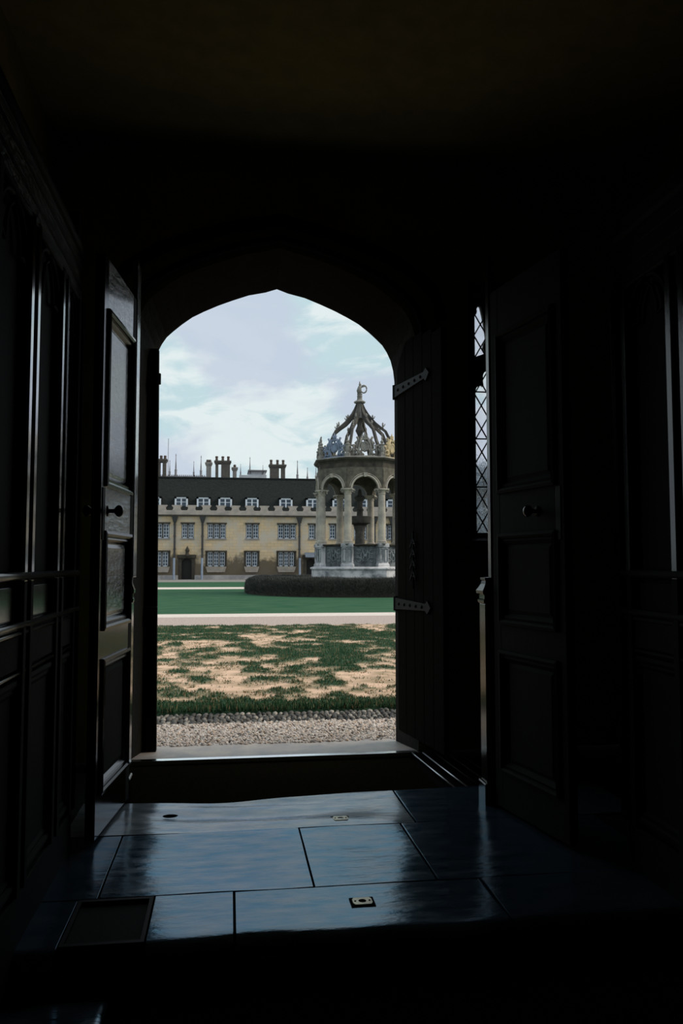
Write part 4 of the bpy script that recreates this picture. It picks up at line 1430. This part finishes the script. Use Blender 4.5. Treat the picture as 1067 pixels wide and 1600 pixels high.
def far_window(x0, x1, z0, z1, n, kind):
    """reveal with hood, white glazing bars, glass"""
    r = MB()
    d = 0.22
    r.add([(x0, 0, z0), (x1, 0, z0), (x1, 0, z1), (x0, 0, z1), (x0, d, z0), (x1, d, z0), (x1, d, z1), (x0, d, z1)],
          [(0, 1, 5, 4), (1, 2, 6, 5), (2, 3, 7, 6), (3, 0, 4, 7)])
    # dark label mould above and beside
    e = 0.16 if kind == 'l' else 0.08
    r.box(x0 - e, x1 + e, -0.10, 0.0, z1, z1 + 0.13)
    if kind == 'l':
        r.box(x0 - e, x0, -0.05, 0.0, z0 - 0.05, z1)
        r.box(x1, x1 + e, -0.05, 0.0, z0 - 0.05, z1)
    for i in range(1, n):
        xm = x0 + (x1 - x0) * i / n
        r.box(xm - 0.05, xm + 0.05, 0.04, d, z0, z1)
    wo = r.build('window', M['reveal'], rg)
    g = MB().box(x0, x1, d - 0.03, d, z0, z1)
    g.build('glass', M['winglass'], wo)
    lw = (x1 - x0) / n
    bars = MB()
    for i in range(n):
        a, b = x0 + i * lw + 0.05, x0 + (i + 1) * lw - 0.05
        y0, y1 = d - 0.10, d - 0.03
        bars.box(a, a + 0.05, y0, y1, z0, z1)
        bars.box(b - 0.05, b, y0, y1, z0, z1)
        bars.box(a, b, y0, y1, z0, z0 + 0.08)
        bars.box(a, b, y0, y1, z1 - 0.06, z1)
        bars.box((a + b) / 2 - 0.022, (a + b) / 2 + 0.022, y0 + 0.02, y1, z0, z1)
        for q in (0.25, 0.5, 0.75):
            zz_ = z0 + (z1 - z0) * q
            bars.box(a, b, y0 + 0.02, y1, zz_ - 0.022, zz_ + 0.022)
    bars.build('glazing_bars', M['white'], wo)
    if kind == 'u':
        MB().box(x0 - 0.06, x1 + 0.06, -0.08, 0.1, z0 - 0.12, z0).build('sill', M['plinth'], wo)
    else:
        MB().frustum(x0 + 0.02, x1 - 0.02, -0.12, 0.0, z0 - 0.52, x0 - 0.14, x1 + 0.14, -0.26, 0.1, z0 - 0.02).build('sill', M['sillstone'], wo)


for q in ws:
    far_window(*q)
for (x0, x1, z0, z1) in ds:
    d = MB()
    d.box(x0 - 0.28, x0, -0.08, 0.3, 0, z1 + 0.1)
    d.box(x1, x1 + 0.28, -0.08, 0.3, 0, z1 + 0.1)
    d.box(x0 - 0.38, x1 + 0.38, -0.14, 0.3, z1, z1 + 0.3)
    n = 8
    for s in (-1, 1):      # pointed head spandrels
        cx = (x0 + x1) / 2
        hw2 = (x1 - x0) / 2
        pts = [(cx + s * hw2, z1 - 0.45)] + [(cx + s * hw2 * (1 - (i / n) ** 1.8), z1 - 0.45 + 0.42 * math.sin(i / n * PI / 2)) for i in range(n + 1)] + [(cx, z1), (cx + s * hw2, z1)]
        d.prism(pts[1:], 0.02, 0.25)
    do = d.build('doorway', M['reveal'], rg)
    MB().box(x0, x1, 0.3, 0.36, 0, z1).build('door_leaf', M['door_dark'], do)
cn = MB().add([(bxp(476), -0.9, bz(870)), (bxp(493), -0.9, bz(870)), (bxp(493), 0.0, bz(863)), (bxp(476), 0.0, bz(863)),
               (bxp(476), -0.9, bz(871)), (bxp(493), -0.9, bz(871)), (bxp(493), 0.0, bz(864.5)), (bxp(476), 0.0, bz(864.5))],
              [(0, 1, 2, 3), (7, 6, 5, 4), (0, 1, 5, 4), (1, 2, 6, 5), (3, 0, 4, 7)])
cn.build('lead_canopy', M['lead_roof'], rg)
# small plant-like finial over the left doorway
MB().lathe([(0.10, bz(871)), (0.22, bz(868)), (0.12, bz(864)), (0.2, bz(860)), (0.05, bz(855)), (0.01, bz(853))], 8, (bxp(293), -0.12)).build('door_finial', M['reveal'], rg)

# plinth, string course, parapet
pls = [XB0] + [v for h in sorted(ds) for v in (h[0] - 0.28, h[1] + 0.28)] + [XB1]
for a, b in zip(pls[::2], pls[1::2]):
    MB().frustum(a, b, -0.5, 0.0, 0, a, b, -0.42, 0.0, bz(898.5)).build('plinth', M['plinth'], rg)
MB().box(XB0, XB1, -0.22, 0.3, zpar - 0.08, zpar + 0.06).build('string_course', M['reveal'], rg)  # dark colour paints the shadow line under the parapet
zcr, zmt = bz(798), bz(790)
MB().box(XB0, XB1, -0.12, 0.28, zpar + 0.06, zcr).build('parapet', M['parapet'], rg)
step = bxp(299.5) - bxp(276.4)
xm = bxp(252.5) - 12 * step
mer = None
while xm < XB1 - 1:
    if mer is None:
        pr = [(-0.40, 0), (-0.34, 0.10), (-0.30, 0.22), (-0.36, 0.34), (-0.44, 0.42), (-0.44, 0.50), (0.44, 0.50), (0.44, 0.42), (0.36, 0.34), (0.30, 0.22), (0.34, 0.10), (0.40, 0)]
        mer = MB().prism([(x_, z_ * (zmt - zcr) / 0.5) for x_, z_ in pr], -0.12, 0.26).build('merlon', M['parapet'], rg)
        mer.location = (xm, 0, zcr)
    else:
        dup(mer, 'merlon', rg, (xm, 0, zcr))
    xm += step
# roof
YR = 4.2
zr = at(360, 748, YBLD + YR).z
zev = zpar + 0.2
rf = MB().add([(XB0, 0.45, zev), (XB1, 0.45, zev), (XB1, YR, zr), (XB0, YR, zr), (XB0, 8.2, zev), (XB1, 8.2, zev)],
              [(0, 1, 2, 3), (3, 2, 5, 4), (0, 3, 4), (1, 5, 2), (0, 4, 5, 1)]).build('roof', M['roof'], rg)
MB().tube([(XB0, YR, zr), (XB1, YR, zr)], 0.12, 6).build('ridge_tile', M['roof'], rf)


def dormer(px0, px1):
    yq = 1.15
    x0, x1 = at(px0, 785, YBLD + yq).x, at(px1, 785, YBLD + yq).x
    z0, z1 = at(360, 797, YBLD + yq).z, at(360, 777.5, YBLD + yq).z
    d = MB().box(x0, x1, yq + 0.06, yq + 2.6, z0, z1 - 0.06)
    do = d.build('dormer', M['roof'], rg)
    f = MB()
    f.box(x0 - 0.03, x0 + 0.13, yq, yq + 0.1, z0, z1)
    f.box(x1 - 0.13, x1 + 0.03, yq, yq + 0.1, z0, z1)
    f.box(x0 - 0.03, x1 + 0.03, yq, yq + 0.1, z1 - 0.14, z1)
    xm_ = (x0 + x1) / 2
    f.box(xm_ - 0.06, xm_ + 0.06, yq + 0.01, yq + 0.09, z0, z1)
    f.box(x0, x1, yq + 0.02, yq + 0.08, (z0 + z1) / 2 + 0.1, (z0 + z1) / 2 + 0.15)
    f.build('dormer_frame', M['white'], do)
    MB().box(x0, x1, yq + 0.05, yq + 0.07, z0, z1).build('glass', M['winglass'], do)
    MB().box(x0 - 0.08, x1 + 0.08, yq - 0.05, yq + 2.8, z1, z1 + 0.07).build('dormer_roof', M['roof'], do)


for a, b in ((232, 251), (273.5, 293), (308, 328), (342, 362), (384, 403.5), (437, 456.5), (479, 498), (520, 540), (563, 582), (604, 624), (650, 670), (190, 210), (150, 170)):
    dormer(a, b)


def downpipe(px):
    x = bxp(px)
    p = MB().lathe([(0.09, bz(872)), (0.09, zpar - 0.35)], 8, (x, -0.14))
    for r in (820, 838, 858):
        p.lathe([(0.12, bz(r) - 0.05), (0.12, bz(r) + 0.05)], 8, (x, -0.14))
    po = p.build('downpipe', M['pipe'], rg)
    MB().frustum(x - 0.12, x + 0.12, -0.3, 0.0, zpar - 0.65, x - 0.28, x + 0.28, -0.42, 0.0, zpar - 0.1).build('hopper', M['pipe'], po)
    MB().lathe([(0.10, 0.0), (0.10, bz(872))], 8, (x, -0.62)).build('lower_pipe', M['pipe_pale'], po)


for px in (273, 316.3, 467.6, 612, 540, 585, 200, 690):
    downpipe(px)


def chimney(px0, px1, row_top, row_pot, m_, gap=None, dy=4.4, pots=3, rb=752):
    y = dy
    x0, x1 = at(px0, 735, YBLD + y).x, at(px1, 735, YBLD + y).x
    zt, zb_, zp = at(360, row_top, YBLD + y).z, at(360, rb, YBLD + y).z - 0.3, at(360, row_pot, YBLD + y).z
    c = MB()
    capz = zt - 0.28
    if gap:
        g0, g1 = at(gap[0], 735, YBLD + y).x, at(gap[1], 735, YBLD + y).x
        c.box(x0, g0, y, y + 0.8, zb_, capz)
        c.box(g1, x1, y, y + 0.8, zb_, capz)
        c.box(x0, x1, y, y + 0.8, zb_, zb_ + 0.55)
        # shafts read as separate flues
        wsh = (x1 - g1) / 3
        if wsh > 0.3:
            for i in range(3):
                c.lathe([(wsh * 0.42, zb_ + 0.5), (wsh * 0.42, capz)], 8, (g1 + wsh * (i + 0.5), y))
    else:
        c.box(x0, x1, y, y + 0.8, zb_, capz)
    c.box(x0 - 0.06, x1 + 0.06, y - 0.06, y + 0.86, capz, zt - 0.14)
    c.box(x0 - 0.12, x1 + 0.12, y - 0.12, y + 0.92, zt - 0.14, zt)
    co = c.build('chimney', m_, rg)
    for i in range(pots):
        xx = x0 + (x1 - x0) * (i + 0.5) / pots if pots != 3 or gap is None else x0 + (x1 - x0) * (0.08, 0.5, 0.88)[i]
        MB().lathe([(0.14, zt), (0.11, zt + 0.3), (0.15, zp - 0.1), (0.12, zp), (0.01, zp)], 8, (xx, y + 0.4)).build('chimney_pot', M['pot'], co)
    return co


chimney(336.5, 359.4, 720, 712.5, M['brick'], (341, 345.5))
chimney(243, 259.2, 719, 713, M['brick'], (250, 254))
chimney(422, 445.6, 724.5, 716.5, M['brick'], (436, 439.5))
chimney(322.2, 329.8, 723, 720, M['pale_brick'], None, 5.5, 2)
chimney(363.6, 369.8, 730, 726, M['pale_brick'], None, 5.5, 1)

# ------------------------------------------------------------------ chapel far behind: parapet and pinnacles
YC = 150.0
ch = empty('distant_chapel', (0, YC, 0))
tag(ch, 'pale distant chapel roofline with a row of thin pinnacles behind the range', 'building')
cx_ = lambda px, r=730: at(px, r, YC).x
cz_ = lambda r, px=360: at(px, r, YC).z
MB().box(cx_(180), cx_(322), 0, 10, 0, cz_(745)).build('wall', M['far_stone'], ch)
MB().box(cx_(388), cx_(416.5), 0, 6, 0, cz_(741)).build('wall', M['far_pale'], ch)
MB().box(cx_(389.5), cx_(415), 0.4, 5.6, cz_(741), cz_(735)).build('tower_stage', M['far_pale'], ch)
MB().box(cx_(387.5), cx_(417), -0.4, 6.4, cz_(735.5), cz_(734)).build('tower_cornice', M['far_stone'], ch)
MB().box(cx_(374), cx_(388), 0, 5, 0, cz_(742)).build('wall', M['far_pale'], ch)
MB().box(cx_(446), cx_(500), 0, 8, 0, cz_(747)).build('wall', M['far_stone'], ch)
for k in range(24):
    px = 250 + k * 3.0
    MB().box(cx_(px), cx_(px + 1.4), 0, 0.5, cz_(745.2), cz_(743)).build('merlon', M['far_stone'], ch)
for px, r_top, wpx, base_r in ((265, 720, 1.5, 745), (274.6, 710, 1.9, 745), (302.7, 721, 1.3, 745), (314, 712, 1.8, 745), (376, 724, 1.1, 742), (390.6, 713, 1.6, 741), (411, 725, 1.2, 741), (465, 717, 1.9, 749), (480.6, 728, 1.6, 749), (494, 722, 1.5, 749), (225, 712, 1.8, 745)):
    w_ = wpx * YC / F
    zt, zb_ = cz_(r_top), cz_(base_r)
    h = zt - zb_
    x = cx_(px)
    p = MB().lathe([(w_ * 0.95, zb_ - 1), (w_ * 0.95, zb_ + 0.25 * h), (w_ * 1.15, zb_ + 0.27 * h), (w_ * 0.6, zb_ + 0.32 * h), (w_ * 0.55, zb_ + 0.45 * h), (w_ * 0.3, zb_ + 0.7 * h), (w_ * 0.22, zb_ + 0.88 * h), (w_ * 0.4, zb_ + 0.92 * h), (w_ * 0.12, zt)], 8, (x, 0.4))
    p.build('pinnacle', M['far_stone'], ch)
MB().tube([(cx_(262), 1, cz_(747)), (cx_(262), 1, cz_(686))], 0.055, 5).build('flagpole', M['far_stone'], ch)

# ------------------------------------------------------------------ bollard, tree seen through the lancet
yb_ = 52.0
bo = empty('bollard', (at(416, 900, yb_).x, yb_, 0))
tag(bo, 'small black round-topped bollard standing beyond the hedge', 'bollard')
zbt = at(416, 903.0, yb_).z
MB().lathe([(0.10, 0), (0.08, 0.1), (0.07, zbt - 0.2)], 10).build('shaft', M['bollard'], bo, smooth='auto')
MB().lathe([(0.01, zbt - 0.28), (0.13, zbt - 0.22), (0.17, zbt - 0.08), (0.13, zbt + 0.05), (0.01, zbt + 0.09)], 12).build('ball_top', M['bollard'], bo, smooth=True)


def tree(px, Yt, row_top, label, seed):
    g = np.random.default_rng(seed)
    c = at(px, 800, Yt)
    H = at(px, row_top, Yt).z
    e = empty('grey_tree', (c.x, Yt, 0))
    tag(e, label, 'tree')
    t = MB()
    t.tube([(0, 0, 0), (0.05, 0, H * 0.3), (0, 0.1, H * 0.6), (0.05, 0, H * 0.92)], [0.2, 0.16, 0.1, 0.03], 8)
    tips = []
    for k in range(26):
        a = g.random() * 2 * PI
        z0 = H * (0.25 + 0.6 * g.random())
        l = H * 0.28 * (1.1 - z0 / H) + 0.5
        p1 = (l * 0.5 * math.cos(a), l * 0.5 * math.sin(a), z0 + l * 0.3)
        p2 = (l * math.cos(a), l * math.sin(a), z0 + l * 0.75)
        t.tube([(0, 0, z0), p1, p2], [0.06, 0.04, 0.012], 5)
        tips += [p1, p2, ((p1[0] + p2[0]) / 2, (p1[1] + p2[1]) / 2, (p1[2] + p2[2]) / 2)]
    t.build('trunk', M['bark'], e, smooth=True)
    tips = np.array(tips)
    n = 26000
    c0 = tips[g.integers(0, len(tips), n)] + g.normal(0, 0.32, (n, 3))
    d1 = g.normal(0, 1, (n, 3))
    d1 /= np.linalg.norm(d1, axis=1, keepdims=True)
    d2 = np.cross(d1, g.normal(0, 1, (n, 3)))
    d2 /= np.linalg.norm(d2, axis=1, keepdims=True)
    Vt = np.stack([c0 - d1 * 0.06, c0 + d2 * 0.03, c0 + d1 * 0.06], 1)
    palt = np.array([(0.20, 0.26, 0.32), (0.30, 0.36, 0.42), (0.14, 0.18, 0.22), (0.40, 0.44, 0.48)])
    lc = palt[g.integers(0, 4, n)]
    from_np('foliage', Vt.reshape(-1, 3), np.arange(n * 3).reshape(-1, 3), 3, M['leaf'], e, colors=np.repeat(lc, 3, axis=0))


tree(757, 45.0, 712, 'grey-leaved tree in the court seen through the leaded window', 5)
